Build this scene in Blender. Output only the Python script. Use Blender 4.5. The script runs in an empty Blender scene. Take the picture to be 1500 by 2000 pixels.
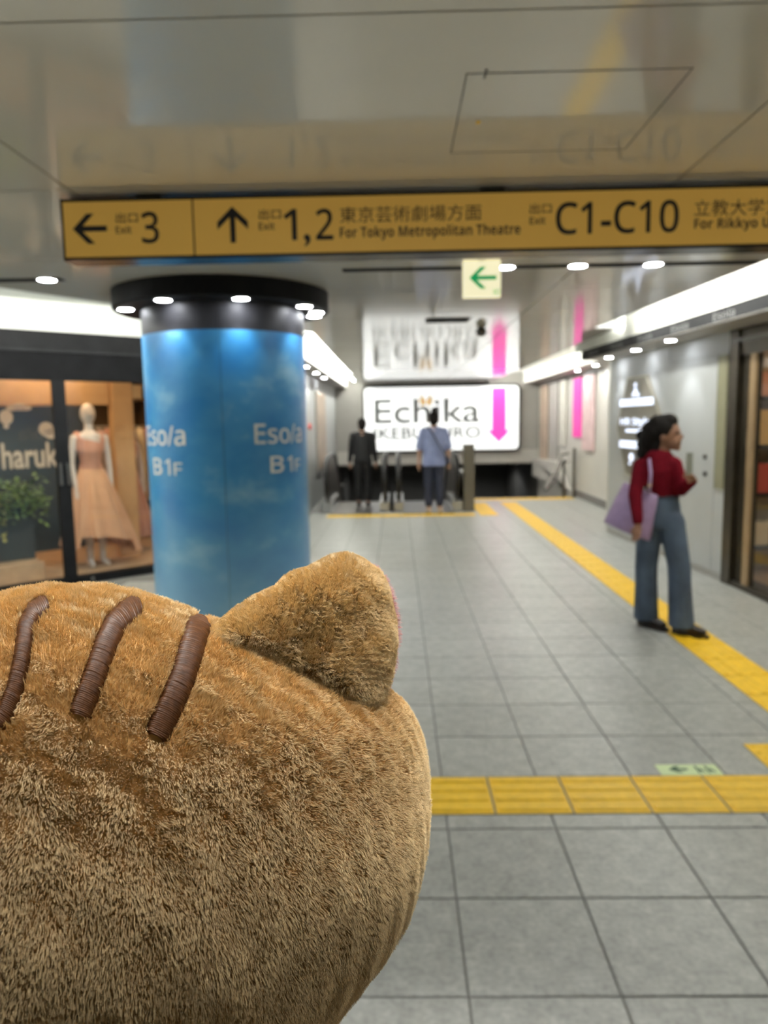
import bpy, bmesh, math, random
import numpy as np
from mathutils import Vector, Matrix
from mathutils.bvhtree import BVHTree

random.seed(7)
rng = np.random.default_rng(11)
sc = bpy.context.scene
COL = sc.collection

# ------------------------------------------------------------------ camera, world, exposure
YAW, PITCH, ROLL, FPX = 0.018933, -0.121885, -0.016094, 1435.28
CAM = np.array([0.0, 0.0, 1.5])
_f = np.array([-math.sin(YAW) * math.cos(PITCH), math.cos(YAW) * math.cos(PITCH), math.sin(PITCH)])
_r0 = np.array([math.cos(YAW), math.sin(YAW), 0.0])
_u0 = np.cross(_r0, _f)
CR = math.cos(ROLL) * _r0 + math.sin(ROLL) * _u0
CU = -math.sin(ROLL) * _r0 + math.cos(ROLL) * _u0
CF = _f
cam_data = bpy.data.cameras.new('camera')
cam = bpy.data.objects.new('camera', cam_data)
COL.objects.link(cam)
cam.matrix_world = Matrix(((CR[0], CU[0], -CF[0], CAM[0]), (CR[1], CU[1], -CF[1], CAM[1]),
                           (CR[2], CU[2], -CF[2], CAM[2]), (0, 0, 0, 1)))
cam_data.sensor_fit = 'HORIZONTAL'
cam_data.sensor_width = 36.0
cam_data.lens = 36.0 * FPX / 1500.0
cam_data.clip_start = 0.02
cam_data.clip_end = 100
cam_data.dof.use_dof = True
cam_data.dof.focus_distance = 0.228
cam_data.dof.aperture_fstop = 22.0
sc.camera = cam

world = bpy.data.worlds.new('world')
sc.world = world
world.use_nodes = True
world.node_tree.nodes['Background'].inputs[0].default_value = (0.5, 0.5, 0.5, 1)
world.node_tree.nodes['Background'].inputs[1].default_value = 0.02

sc.cycles.max_bounces = 6
sc.cycles.diffuse_bounces = 3
sc.cycles.glossy_bounces = 3
sc.cycles.transmission_bounces = 4
sc.cycles.transparent_max_bounces = 8
sc.view_settings.view_transform = 'Standard'
sc.view_settings.look = 'None'
sc.view_settings.exposure = 0.08
sc.view_settings.gamma = 1.0
sc.view_settings.use_curve_mapping = False

TUBE_POWER = 74.0     # emission of the cove tubes
SPOT_POWER = 75.0     # emission of the ceiling downlight discs

# ------------------------------------------------------------------ helpers
def ray(px, py):
    return ((px - 750) / FPX) * CR + ((1000 - py) / FPX) * CU + CF

def at(px, py, X=None, Y=None, Z=None):
    d = ray(px, py)
    t = X / d[0] if X is not None else (Y / d[1] if Y is not None else (Z - 1.5) / d[2])
    return CAM + t * d

def topx(P):
    q = np.asarray(P, float) - CAM
    z = q @ CF
    return np.stack([750 + FPX * (q @ CR) / z, 1000 - FPX * (q @ CU) / z], -1)

MATS = {}
def mat(name, color, rough=0.5, metal=0.0, spec=0.5, var=0.06, scale=6.0, emit=None, estr=0.0, bump=0.0,
        bscale=200.0, trans=0.0, alpha=1.0, coat=0.0, sheen=0.0, coords='Object'):
    m = bpy.data.materials.new(name)
    m.use_nodes = True
    nt = m.node_tree
    b = nt.nodes['Principled BSDF']
    b.inputs['Roughness'].default_value = rough
    b.inputs['Metallic'].default_value = metal
    b.inputs['Specular IOR Level'].default_value = spec
    b.inputs['Transmission Weight'].default_value = trans
    b.inputs['Alpha'].default_value = alpha
    b.inputs['Coat Weight'].default_value = coat
    b.inputs['Coat Roughness'].default_value = 0.08
    b.inputs['Sheen Weight'].default_value = sheen
    tc = nt.nodes.new('ShaderNodeTexCoord')
    nz = nt.nodes.new('ShaderNodeTexNoise')
    nz.inputs['Scale'].default_value = scale
    nz.inputs['Detail'].default_value = 4
    nt.links.new(tc.outputs[coords], nz.inputs['Vector'])
    rp = nt.nodes.new('ShaderNodeValToRGB')
    c = np.array(color[:3], float)
    lo = np.clip(c * (1 - var), 0, 1); hi = np.clip(c * (1 + var), 0, 1)
    rp.color_ramp.elements[0].position = 0.3; rp.color_ramp.elements[1].position = 0.7
    rp.color_ramp.elements[0].color = (*lo, 1); rp.color_ramp.elements[1].color = (*hi, 1)
    nt.links.new(nz.outputs['Fac'], rp.inputs['Fac'])
    nt.links.new(rp.outputs['Color'], b.inputs['Base Color'])
    if emit is not None:
        b.inputs['Emission Color'].default_value = (*emit, 1)
        b.inputs['Emission Strength'].default_value = estr
    if bump > 0:
        n2 = nt.nodes.new('ShaderNodeTexNoise'); n2.inputs['Scale'].default_value = bscale
        nt.links.new(tc.outputs[coords], n2.inputs['Vector'])
        bp = nt.nodes.new('ShaderNodeBump'); bp.inputs['Strength'].default_value = bump; bp.inputs['Distance'].default_value = 0.002
        nt.links.new(n2.outputs['Fac'], bp.inputs['Height'])
        nt.links.new(bp.outputs['Normal'], b.inputs['Normal'])
    MATS[name] = m
    return m

class MB:
    def __init__(s):
        s.v = []; s.f = []; s.m = []
    def add(s, vs, fs, mi=0):
        o = len(s.v)
        s.v += [tuple(float(c) for c in p) for p in vs]
        s.f += [tuple(i + o for i in f) for f in fs]
        s.m += [mi] * len(fs)
        return s
    def box(s, x0, x1, y0, y1, z0, z1, T=None, mi=0):
        vs = [(x, y, z) for z in (z0, z1) for y in (y0, y1) for x in (x0, x1)]
        if T: vs = [T(*p) for p in vs]
        return s.add(vs, [(0, 2, 3, 1), (4, 5, 7, 6), (0, 1, 5, 4), (2, 6, 7, 3), (0, 4, 6, 2), (1, 3, 7, 5)], mi)
    def quad(s, a, b, c, d, mi=0):
        return s.add([a, b, c, d], [(0, 1, 2, 3)], mi)
    def prism(s, pts, lo, hi, T=lambda a, b, c: (a, b, c), mi=0):
        n = len(pts)
        vs = [T(p[0], p[1], lo) for p in pts] + [T(p[0], p[1], hi) for p in pts]
        fs = [tuple(range(n - 1, -1, -1)), tuple(range(n, 2 * n))] + [(i, (i + 1) % n, n + (i + 1) % n, n + i) for i in range(n)]
        return s.add(vs, fs, mi)
    def loft(s, rings, cap=True, mi=0, closed=True):
        n = len(rings[0]); vs = [p for r in rings for p in r]; fs = []
        for i in range(len(rings) - 1):
            for j in range(n if closed else n - 1):
                k = (j + 1) % n
                fs.append((i * n + j, i * n + k, (i + 1) * n + k, (i + 1) * n + j))
        if cap:
            fs.append(tuple(range(n - 1, -1, -1)))
            b = (len(rings) - 1) * n
            fs.append(tuple(range(b, b + n)))
        return s.add(vs, fs, mi)
    def tube(s, path, rad, n=10, mi=0, flat=1.0, round_ends=False):
        P = [np.array(p, float) for p in path]
        R = list(rad) if hasattr(rad, '__len__') else [rad] * len(P)
        if round_ends:
            d0 = P[0] - P[1]; d0 /= np.linalg.norm(d0) + 1e-9
            d1 = P[-1] - P[-2]; d1 /= np.linalg.norm(d1) + 1e-9
            a = [(P[0] + d0 * R[0] * k, R[0] * q) for k, q in ((0.98, 0.18), (0.8, 0.6), (0.45, 0.89))]
            b = [(P[-1] + d1 * R[-1] * k, R[-1] * q) for k, q in ((0.45, 0.89), (0.8, 0.6), (0.98, 0.18))]
            P = [x[0] for x in a] + P + [x[0] for x in b]
            R = [x[1] for x in a] + R + [x[1] for x in b]
        rings = []; up = None
        for i, p in enumerate(P):
            t = P[min(i + 1, len(P) - 1)] - P[max(i - 1, 0)]
            t /= np.linalg.norm(t) + 1e-9
            if up is None:
                up = np.array([0, 0, 1.0]) if abs(t[2]) < 0.8 else np.array([0, 1.0, 0])
            a = np.cross(t, up); a /= np.linalg.norm(a) + 1e-9
            up = np.cross(a, t)
            rings.append([p + R[i] * (math.cos(q) * a + flat * math.sin(q) * up) for q in np.linspace(0, 2 * math.pi, n, endpoint=False)])
        return s.loft(rings, True, mi)
    def ell(s, c, r, n=14, m=9, rot=None, mi=0):
        c = np.array(c, float); rings = []
        r = np.array(r if hasattr(r, '__len__') else (r, r, r), float)
        for i in range(m):
            ph = -math.pi / 2 + math.pi * (i + 0.5) / m
            ring = []
            for q in np.linspace(0, 2 * math.pi, n, endpoint=False):
                p = np.array([math.cos(ph) * math.cos(q), math.cos(ph) * math.sin(q), math.sin(ph)]) * r
                if rot is not None: p = rot @ p
                ring.append(c + p)
            rings.append(ring)
        return s.loft(rings, True, mi)
    def lathe(s, prof, c, n=32, mi=0, cap=True):
        return s.loft([[(c[0] + r * math.cos(q), c[1] + r * math.sin(q), z) for q in np.linspace(0, 2 * math.pi, n, endpoint=False)] for r, z in prof], cap, mi)
    def build(s, name, m, parent=None, smooth=False, label=None, cat=None, group=None, kind=None, origin=None, fix=True):
        me = bpy.data.meshes.new(name)
        v = np.array(s.v, float)
        if parent is not None:
            o = np.array(world_loc(parent))
        elif origin is not None:
            o = np.array(origin, float)
        else:
            o = np.array([(v[:, 0].min() + v[:, 0].max()) / 2, (v[:, 1].min() + v[:, 1].max()) / 2, v[:, 2].min()])
        me.from_pydata([tuple(p) for p in (v - o)], [], s.f)
        ms = m if isinstance(m, (list, tuple)) else [m]
        for k in ms: me.materials.append(MATS[k] if isinstance(k, str) else k)
        if len(ms) > 1: me.polygons.foreach_set('material_index', s.m)
        if smooth: me.polygons.foreach_set('use_smooth', [True] * len(me.polygons))
        if fix:
            bm = bmesh.new(); bm.from_mesh(me); bmesh.ops.recalc_face_normals(bm, faces=bm.faces); bm.to_mesh(me); bm.free()
        me.update()
        ob = bpy.data.objects.new(name, me); COL.objects.link(ob)
        if parent is not None:
            ob.parent = parent
        else:
            ob.location = o
        return tag(ob, label, cat, group, kind)

def world_loc(o):
    p = np.array(o.location, float)
    while o.parent is not None:
        o = o.parent; p = p + np.array(o.location, float)
    return p

def tag(o, label=None, cat=None, group=None, kind=None):
    if label: o['label'] = label
    if cat: o['category'] = cat
    if group: o['group'] = group
    if kind: o['kind'] = kind
    return o

def thing(name, label, cat, loc, group=None, kind=None):
    o = bpy.data.objects.new(name, None); COL.objects.link(o)
    o.location = tuple(float(c) for c in loc); o.empty_display_size = 0.05
    return tag(o, label, cat, group, kind)

def copy_tree(o, loc=None, label=None, parent=None):
    c = o.copy(); COL.objects.link(c); c.parent = parent
    if loc is not None: c.location = tuple(float(q) for q in loc)
    if label: c['label'] = label
    for ch in list(o.children): copy_tree(ch, None, None, c)
    return c

def text(body, name, parent, m, place, bold=0.0, label=None, sub=0):
    """lettering as thin print; place(u, v) maps the text box (0..1, 0..1) to a point"""
    cu = bpy.data.curves.new('lettering', 'FONT'); cu.body = body; cu.size = 1; cu.offset = bold; cu.resolution_u = 4
    o = bpy.data.objects.new('lettering', cu); COL.objects.link(o)
    bpy.context.view_layer.update()
    dg = bpy.context.evaluated_depsgraph_get()
    me = bpy.data.meshes.new_from_object(o.evaluated_get(dg))
    COL.objects.unlink(o); bpy.data.objects.remove(o); bpy.data.curves.remove(cu)
    v = np.zeros(len(me.vertices) * 3); me.vertices.foreach_get('co', v); v = v.reshape(-1, 3)
    lo = v.min(0); hi = v.max(0)
    pl = world_loc(parent)
    w = np.array([np.asarray(place((p[0] - lo[0]) / (hi[0] - lo[0]), (p[1] - lo[1]) / (hi[1] - lo[1]))) - pl for p in v])
    me.vertices.foreach_set('co', w.ravel()); me.update()
    me.materials.clear(); me.materials.append(MATS[m]); me.name = name
    ob = bpy.data.objects.new(name, me); COL.objects.link(ob); ob.parent = parent
    if label: ob['label'] = label
    return ob

def sans(s, bold=False):
    o = ''
    for ch in s:
        if 'A' <= ch <= 'Z': o += chr((0x1D5D4 if bold else 0x1D5A0) + ord(ch) - 65)
        elif 'a' <= ch <= 'z': o += chr((0x1D5EE if bold else 0x1D5BA) + ord(ch) - 97)
        elif '0' <= ch <= '9': o += chr((0x1D7EC if bold else 0x1D7E2) + ord(ch) - 48)
        else: o += ch
    return o

def blob(prims, name, m, parent, voxel=0.012, smooth=4, label=None):
    """one continuous surface grown over a set of limbs and masses"""
    mb = MB()
    for p in prims:
        if p[0] == 'limb': mb.tube(p[1], p[2], n=14, round_ends=True, flat=p[3] if len(p) > 3 else 1.0)
        elif p[0] == 'ell': mb.ell(p[1], p[2], rot=p[3] if len(p) > 3 else None, n=18, m=12)
        elif p[0] == 'loft': mb.loft(p[1], True)
    ob = mb.build(name, m, parent, smooth=True, label=label)
    md = ob.modifiers.new('surface', 'REMESH'); md.mode = 'VOXEL'; md.voxel_size = voxel; md.use_smooth_shade = True
    if smooth:
        m2 = ob.modifiers.new('soften', 'SMOOTH'); m2.iterations = smooth; m2.factor = 0.5
    bpy.context.view_layer.update()
    dg = bpy.context.evaluated_depsgraph_get()
    me = bpy.data.meshes.new_from_object(ob.evaluated_get(dg))
    ob.modifiers.clear(); old = ob.data; ob.data = me; bpy.data.meshes.remove(old)
    me.polygons.foreach_set('use_smooth', [True] * len(me.polygons))
    if not len(me.materials): me.materials.append(MATS[m])
    return ob

# ------------------------------------------------------------------ materials
mat('tile', (0.355, 0.362, 0.337), 0.38, var=0.16, scale=14, spec=0.4, bump=0.15, bscale=90)
nt = MATS['tile'].node_tree   # fine stone speckle and a slight tone change from tile to tile
b = nt.nodes['Principled BSDF']; tc = nt.nodes['Texture Coordinate']
oi = nt.nodes.new('ShaderNodeObjectInfo'); mth = nt.nodes.new('ShaderNodeMath'); mth.operation = 'MULTIPLY_ADD'
mth.inputs[1].default_value = 0.12; mth.inputs[2].default_value = 0.94
nt.links.new(oi.outputs['Random'], mth.inputs[0])
n3 = nt.nodes.new('ShaderNodeTexNoise'); n3.inputs['Scale'].default_value = 55; n3.inputs['Detail'].default_value = 8
nt.links.new(nt.nodes.new('ShaderNodeNewGeometry').outputs['Position'], n3.inputs['Vector'])
mr = nt.nodes.new('ShaderNodeMapRange'); mr.inputs['From Min'].default_value = 0.3; mr.inputs['From Max'].default_value = 0.7
mr.inputs['To Min'].default_value = 0.82; mr.inputs['To Max'].default_value = 1.15
nt.links.new(n3.outputs['Fac'], mr.inputs['Value'])
m2_ = nt.nodes.new('ShaderNodeMath'); m2_.operation = 'MULTIPLY'
nt.links.new(mth.outputs[0], m2_.inputs[0]); nt.links.new(mr.outputs[0], m2_.inputs[1])
vm = nt.nodes.new('ShaderNodeVectorMath'); vm.operation = 'SCALE'
nt.links.new(nt.nodes['Color Ramp'].outputs['Color'], vm.inputs[0]); nt.links.new(m2_.outputs[0], vm.inputs['Scale'])
nt.links.new(vm.outputs[0], b.inputs['Base Color'])
mat('grout', (0.16, 0.16, 0.15), 0.8)
mat('tactile', (0.84, 0.52, 0.014), 0.5, var=0.1, scale=20, bump=0.2)
mat('ceiling_paint', (0.64, 0.60, 0.51), 0.45, var=0.03, scale=1.5, spec=0.4, coat=1.0)
MATS['ceiling_paint'].node_tree.nodes['Principled BSDF'].inputs['Coat Roughness'].default_value = 0.085
MATS['ceiling_paint'].node_tree.nodes['Principled BSDF'].inputs['Coat IOR'].default_value = 1.65
mat('black_gap', (0.012, 0.012, 0.012), 0.8)
mat('seam_grey', (0.16, 0.15, 0.14), 0.6)
mat('cove_white', (0.85, 0.86, 0.80), 0.6, var=0.02)
mat('white_panel', (0.48, 0.495, 0.49), 0.55, var=0.03, scale=2)
mat('wall_warm', (0.62, 0.60, 0.55), 0.45, var=0.04, scale=2)
mat('wall_grey', (0.40, 0.385, 0.355), 0.5, var=0.06, scale=2)
mat('black_gloss', (0.012, 0.012, 0.013), 0.5, var=0.2, spec=0.08)
mat('black_matt', (0.010, 0.010, 0.011), 0.7, var=0.2, spec=0.05)
mat('collar_black', (0.028, 0.028, 0.032), 0.5, var=0.1, spec=0.3)
mat('charcoal', (0.028, 0.028, 0.03), 0.8, var=0.15, spec=0.06)
mat('sign_yellow', (0.58, 0.35, 0.065), 0.4, var=0.04, scale=3, emit=(0.80, 0.46, 0.09), estr=0.20)
mat('sign_ink', (0.018, 0.02, 0.024), 0.5)
mat('sign_case', (0.05, 0.045, 0.04), 0.2, metal=0.6)
mat('tube_glow', (1, 1, 1), 0.5, emit=(1.0, 1.0, 0.93), estr=TUBE_POWER)
mat('spot_glow', (1, 1, 1), 0.5, emit=(0.92, 0.95, 1.0), estr=SPOT_POWER)
mat('spot_trim', (0.5, 0.5, 0.5), 0.3, metal=0.5)
mat('exit_cream', (0.8, 0.78, 0.55), 0.4, emit=(1.0, 0.93, 0.62), estr=0.75)
mat('exit_green', (0.01, 0.35, 0.12), 0.4, emit=(0.01, 0.42, 0.13), estr=0.5)
mat('glow_sticker', (0.62, 0.75, 0.42), 0.5, var=0.05)
mat('sticker_ink', (0.03, 0.09, 0.04), 0.5)
mat('box_face', (0.9, 0.9, 0.9), 0.4, emit=(0.97, 1.0, 0.99), estr=0.93, var=0.01)
mat('box_grey', (0.16, 0.17, 0.17), 0.5)
mat('box_pink', (0.85, 0.06, 0.42), 0.4, emit=(0.95, 0.06, 0.45), estr=0.75)
mat('box_gold', (0.75, 0.55, 0.25), 0.4, emit=(0.8, 0.6, 0.35), estr=0.4)
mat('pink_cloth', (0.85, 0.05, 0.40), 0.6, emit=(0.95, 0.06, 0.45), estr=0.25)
mat('pale_pink', (0.72, 0.52, 0.52), 0.5, var=0.1)
mat('cream_cloth', (0.75, 0.73, 0.66), 0.6)
mat('tan_panel', (0.46, 0.36, 0.27), 0.5, var=0.2, scale=3)
mat('olive_board', (0.26, 0.25, 0.16), 0.5)
mat('hex_taupe', (0.22, 0.20, 0.155), 0.35)
mat('hex_edge', (0.6, 0.57, 0.46), 0.4)
mat('letter_glow', (0.8, 0.85, 1), 0.4, emit=(0.72, 0.80, 1.0), estr=1.3)
mat('fascia_letter', (0.13, 0.13, 0.13), 0.5)
mat('bronze', (0.055, 0.045, 0.03), 0.3, metal=0.75, var=0.2)
mat('bronze_light', (0.34, 0.23, 0.12), 0.35, metal=0.35, var=0.15)
mat('steel', (0.55, 0.55, 0.53), 0.28, metal=0.9)
mat('dark_steel', (0.14, 0.13, 0.12), 0.35, metal=0.7)
mat('rubber', (0.012, 0.012, 0.012), 0.45)
mat('post_brown', (0.13, 0.115, 0.085), 0.4)
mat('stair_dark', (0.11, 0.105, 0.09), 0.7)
mat('wood_floor', (0.55, 0.36, 0.22), 0.4, var=0.15, scale=9)
mat('shop_wall', (0.60, 0.36, 0.18), 0.55, var=0.12, scale=3)
mat('shop_cream', (0.75, 0.62, 0.45), 0.55, var=0.08)
mat('shop_brown', (0.13, 0.075, 0.04), 0.55, var=0.3)
mat('shop_panel', (0.045, 0.045, 0.042), 0.55, var=0.1)
mat('shop_letter', (0.60, 0.47, 0.36), 0.6, var=0.04)
mat('warm_lamp', (1, 0.9, 0.7), 0.5, emit=(1.0, 0.70, 0.40), estr=60.0)
mat('amber_lamp', (1, 0.8, 0.4), 0.5, emit=(1.0, 0.62, 0.22), estr=14.0)
mat('leaf_green', (0.16, 0.23, 0.06), 0.5, var=0.5, scale=30)
mat('leaf_yellow', (0.5, 0.43, 0.14), 0.5, var=0.4, scale=30)
mat('planter', (0.05, 0.05, 0.05), 0.6)
mat('mannequin', (0.72, 0.62, 0.56), 0.35, var=0.02)
mat('peach_dress', (0.70, 0.37, 0.21), 0.7, var=0.08, sheen=0.3)
mat('peach_top', (0.60, 0.29, 0.20), 0.75, var=0.15, scale=60, bump=0.3)
mat('rose_dress', (0.52, 0.25, 0.19), 0.7, var=0.12, sheen=0.3)
mat('garment_grey', (0.32, 0.26, 0.26), 0.7, var=0.2)
mat('garment_red', (0.40, 0.06, 0.05), 0.7, var=0.2)
mat('skin', (0.24, 0.12, 0.07), 0.5, var=0.06, scale=8)
mat('skin_light', (0.48, 0.29, 0.20), 0.5, var=0.06, scale=8)
mat('hair_dark', (0.007, 0.005, 0.004), 0.65, spec=0.15, var=0.4, scale=90, bump=0.6, bscale=140)
mat('sweater', (0.115, 0.003, 0.009), 0.85, var=0.15, scale=25, spec=0.1, bump=0.2)
mat('jeans', (0.062, 0.092, 0.140), 0.75, var=0.35, scale=5, bump=0.2)
mat('jeans_seam', (0.03, 0.045, 0.065), 0.8)
mat('shoe', (0.014, 0.009, 0.008), 0.3)
mat('lilac', (0.36, 0.25, 0.42), 0.55, var=0.12, scale=15, bump=0.2)
mat('tan_strap', (0.50, 0.34, 0.24), 0.55)
mat('phone_grey', (0.25, 0.26, 0.22), 0.3)
mat('pale_blue', (0.23, 0.27, 0.45), 0.75, var=0.12, scale=10)
mat('navy', (0.015, 0.02, 0.045), 0.7)
mat('strap_navy', (0.04, 0.04, 0.065), 0.6)
mat('black_cloth', (0.008, 0.008, 0.009), 0.8)
mat('red_mark', (0.6, 0.05, 0.05), 0.5)
mat('poster_dark', (0.16, 0.13, 0.11), 0.5, var=0.3, scale=4)
mat('poster_face', (0.9, 0.92, 0.9), 0.4, emit=(0.95, 1, 0.97), estr=0.55)
mat('fur_base', (0.62, 0.37, 0.14), 0.9, var=0.12, scale=60)
mat('ear_pink', (0.80, 0.42, 0.42), 0.8, var=0.1, scale=60)
mat('embroidery', (0.085, 0.031, 0.008), 0.45, var=0.35, scale=500, spec=0.22)
mat('product_a', (0.65, 0.12, 0.10), 0.5); mat('product_b', (0.85, 0.45, 0.35), 0.5)
mat('product_c', (0.80, 0.55, 0.20), 0.5); mat('product_d', (0.85, 0.75, 0.55), 0.5)

def glass(name, tint=(0.95, 0.97, 0.96), gloss=0.06):
    m = bpy.data.materials.new(name); m.use_nodes = True; nt = m.node_tree
    nt.nodes.remove(nt.nodes['Principled BSDF'])
    t = nt.nodes.new('ShaderNodeBsdfTransparent'); t.inputs[0].default_value = (*tint, 1)
    g = nt.nodes.new('ShaderNodeBsdfGlossy'); g.inputs['Roughness'].default_value = 0.02
    lw = nt.nodes.new('ShaderNodeLayerWeight'); lw.inputs['Blend'].default_value = 0.5
    pw = nt.nodes.new('ShaderNodeMath'); pw.operation = 'POWER'; pw.inputs[1].default_value = 5.0
    fr = nt.nodes.new('ShaderNodeMath'); fr.operation = 'MULTIPLY_ADD'; fr.inputs[1].default_value = 0.95; fr.inputs[2].default_value = 0.03
    nt.links.new(lw.outputs['Facing'], pw.inputs[0]); nt.links.new(pw.outputs[0], fr.inputs[0])
    mx = nt.nodes.new('ShaderNodeMixShader')
    nt.links.new(fr.outputs[0], mx.inputs[0]); nt.links.new(t.outputs[0], mx.inputs[1]); nt.links.new(g.outputs[0], mx.inputs[2])
    nt.links.new(mx.outputs[0], nt.nodes['Material Output'].inputs['Surface'])
    MATS[name] = m
glass('glass')

# blue printed sky wrap of the column
m = bpy.data.materials.new('sky_print'); m.use_nodes = True; nt = m.node_tree; b = nt.nodes['Principled BSDF']
tc = nt.nodes.new('ShaderNodeTexCoord'); mp = nt.nodes.new('ShaderNodeMapping'); mp.inputs['Scale'].default_value = (1.0, 1.0, 1.5)
nz = nt.nodes.new('ShaderNodeTexNoise'); nz.inputs['Scale'].default_value = 2.1; nz.inputs['Detail'].default_value = 7; nz.inputs['Roughness'].default_value = 0.55
nt.links.new(tc.outputs['Object'], mp.inputs[0]); nt.links.new(mp.outputs[0], nz.inputs['Vector'])
rp = nt.nodes.new('ShaderNodeValToRGB'); e = rp.color_ramp.elements
e[0].position = 0.40; e[0].color = (0.025, 0.195, 0.46, 1); e[1].position = 0.74; e[1].color = (0.26, 0.48, 0.62, 1)
x = e.new(0.56); x.color = (0.055, 0.26, 0.50, 1)
nt.links.new(nz.outputs['Fac'], rp.inputs['Fac'])
sx = nt.nodes.new('ShaderNodeSeparateXYZ'); nt.links.new(tc.outputs['Object'], sx.inputs[0])
mr = nt.nodes.new('ShaderNodeMapRange'); mr.inputs['From Min'].default_value = 1.0; mr.inputs['From Max'].default_value = 0.0
mr.inputs['To Min'].default_value = 0.0; mr.inputs['To Max'].default_value = 0.75
nt.links.new(sx.outputs['Z'], mr.inputs['Value'])
mx = nt.nodes.new('ShaderNodeMixRGB'); mx.inputs[2].default_value = (0.30, 0.50, 0.61, 1)
nt.links.new(mr.outputs[0], mx.inputs[0]); nt.links.new(rp.outputs[0], mx.inputs[1]); nt.links.new(mx.outputs[0], b.inputs['Base Color'])
b.inputs['Roughness'].default_value = 0.35
MATS['sky_print'] = m

# fur: pile darker at the root, lighter at the tip, patchy
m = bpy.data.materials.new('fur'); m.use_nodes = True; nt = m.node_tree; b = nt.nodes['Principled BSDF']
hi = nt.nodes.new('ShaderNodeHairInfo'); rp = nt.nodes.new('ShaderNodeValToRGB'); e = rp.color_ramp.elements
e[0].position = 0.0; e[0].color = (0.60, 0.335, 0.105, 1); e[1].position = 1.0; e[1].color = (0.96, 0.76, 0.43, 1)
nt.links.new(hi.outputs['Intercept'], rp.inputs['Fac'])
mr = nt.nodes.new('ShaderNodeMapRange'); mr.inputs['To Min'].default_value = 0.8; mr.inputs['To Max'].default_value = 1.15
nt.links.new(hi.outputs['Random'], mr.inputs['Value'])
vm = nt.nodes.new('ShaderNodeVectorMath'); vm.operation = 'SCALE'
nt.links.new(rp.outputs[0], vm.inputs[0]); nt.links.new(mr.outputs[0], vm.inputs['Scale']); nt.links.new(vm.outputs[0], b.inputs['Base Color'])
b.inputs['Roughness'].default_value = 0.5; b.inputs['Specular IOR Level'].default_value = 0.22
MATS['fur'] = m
m2 = m.copy(); m2.name = 'fur_pink'
r2 = [n for n in m2.node_tree.nodes if n.type == 'VALTORGB'][0].color_ramp.elements
r2[0].color = (0.60, 0.22, 0.22, 1); r2[1].color = (0.85, 0.55, 0.52, 1)
MATS['fur_pink'] = m2

# ------------------------------------------------------------------ plan of the place
CZ = 2.43            # ceiling
SOF = 2.64           # white soffit above the coves
ENDY = 18.3
P0 = np.array([-3.58, 6.40]); U = np.array([0.733203, 0.680010]); N = np.array([0.680010, -0.733203])
def S(s, w, z):      # shop front plane: s along it, w behind it, z up
    p = P0 + U * s - N * w
    return (p[0], p[1], z)
def onshop(px, py, w=0.0):
    d = ray(px, py); o = P0 - N * w
    t = (o @ N) / (d[:2] @ N); P = CAM + t * d
    return float((P[:2] - P0) @ U), float(P[2])
def wx(y): return 2.95 - 0.058 * (y - 6.65)      # near right wall
def fx(y): return 2.565 - 0.058 * (y - 7.0)      # black band over it
def lx(y): return -2.63 + 0.645 * (y - 5.0)      # ceiling edge towards the shop
def rx(y): return 2.23 - 0.058 * (y - 4.7)       # ceiling edge on the other side
JY = 7.81

# ---- floor
floor = MB().box(-7.5, 4.2, -5, 12.35, -0.06, -0.004).box(-1.6, -1.32, 12.35, ENDY, -0.06, -0.004).box(1.22, 4.2, 12.35, 14.3, -0.06, -0.004) \
    .build('floor', 'grout', kind='structure', label='grey stone tiled floor of the underground passage', origin=(0, 0, 0))
tile_me = MB().box(-0.1965, 0.1965, -0.1965, 0.1965, -0.006, 0)
def bevel_tile():
    mb = MB(); a = 0.1965; c = 0.003
    lo = [(-a, -a, -0.006), (a, -a, -0.006), (a, a, -0.006), (-a, a, -0.006)]
    mid = [(x, y, -c * 0.6) for x, y, z in lo]; q = a - c
    top = [(-q, -q, 0), (q, -q, 0), (q, q, 0), (-q, q, 0)]
    return mb.loft([lo, mid, top], True)
first = None; field = MB(); ntile = 0
for j in range(-17, 33):
    for i in range(-20, 10):
        cx, cy = 0.169 + 0.4 * (i + 0.5), 1.763 + 0.4 * (j + 0.5)
        if cy > 12.2 and cx < 1.2: continue
        if cy > 14.1 or cx > 3.6: continue
        sh = (np.array([cx, cy]) - P0) @ N
        if sh < 0.25 and cx < -1.5: continue
        if cx < -1.55 and cy > 8.2: continue
        if cy < 9.75 and cx > wx(cy) - 0.0: continue
        vis = False
        if cy > 1.2:
            p = topx((cx, cy, 0)); vis = -90 < p[0] < 1620 and p[1] < 2150 and cy < 9.9
        if vis and ntile < 300:
            if first is None:
                first = bevel_tile().build('floor_tile', 'tile', floor)
                t = first
            else:
                t = bpy.data.objects.new('floor_tile', first.data); COL.objects.link(t); t.parent = floor
            t.location = (cx, cy, 0); t.rotation_euler = (0, 0, (ntile * 7 % 4) * math.pi / 2); ntile += 1
        else:
            field.box(cx - 0.1965, cx + 0.1965, cy - 0.1965, cy + 0.1965, -0.006, 0)
first.data.transform(Matrix.Identity(4))
field.build('floor_tile_field', 'tile', floor, kind='stuff')

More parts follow.
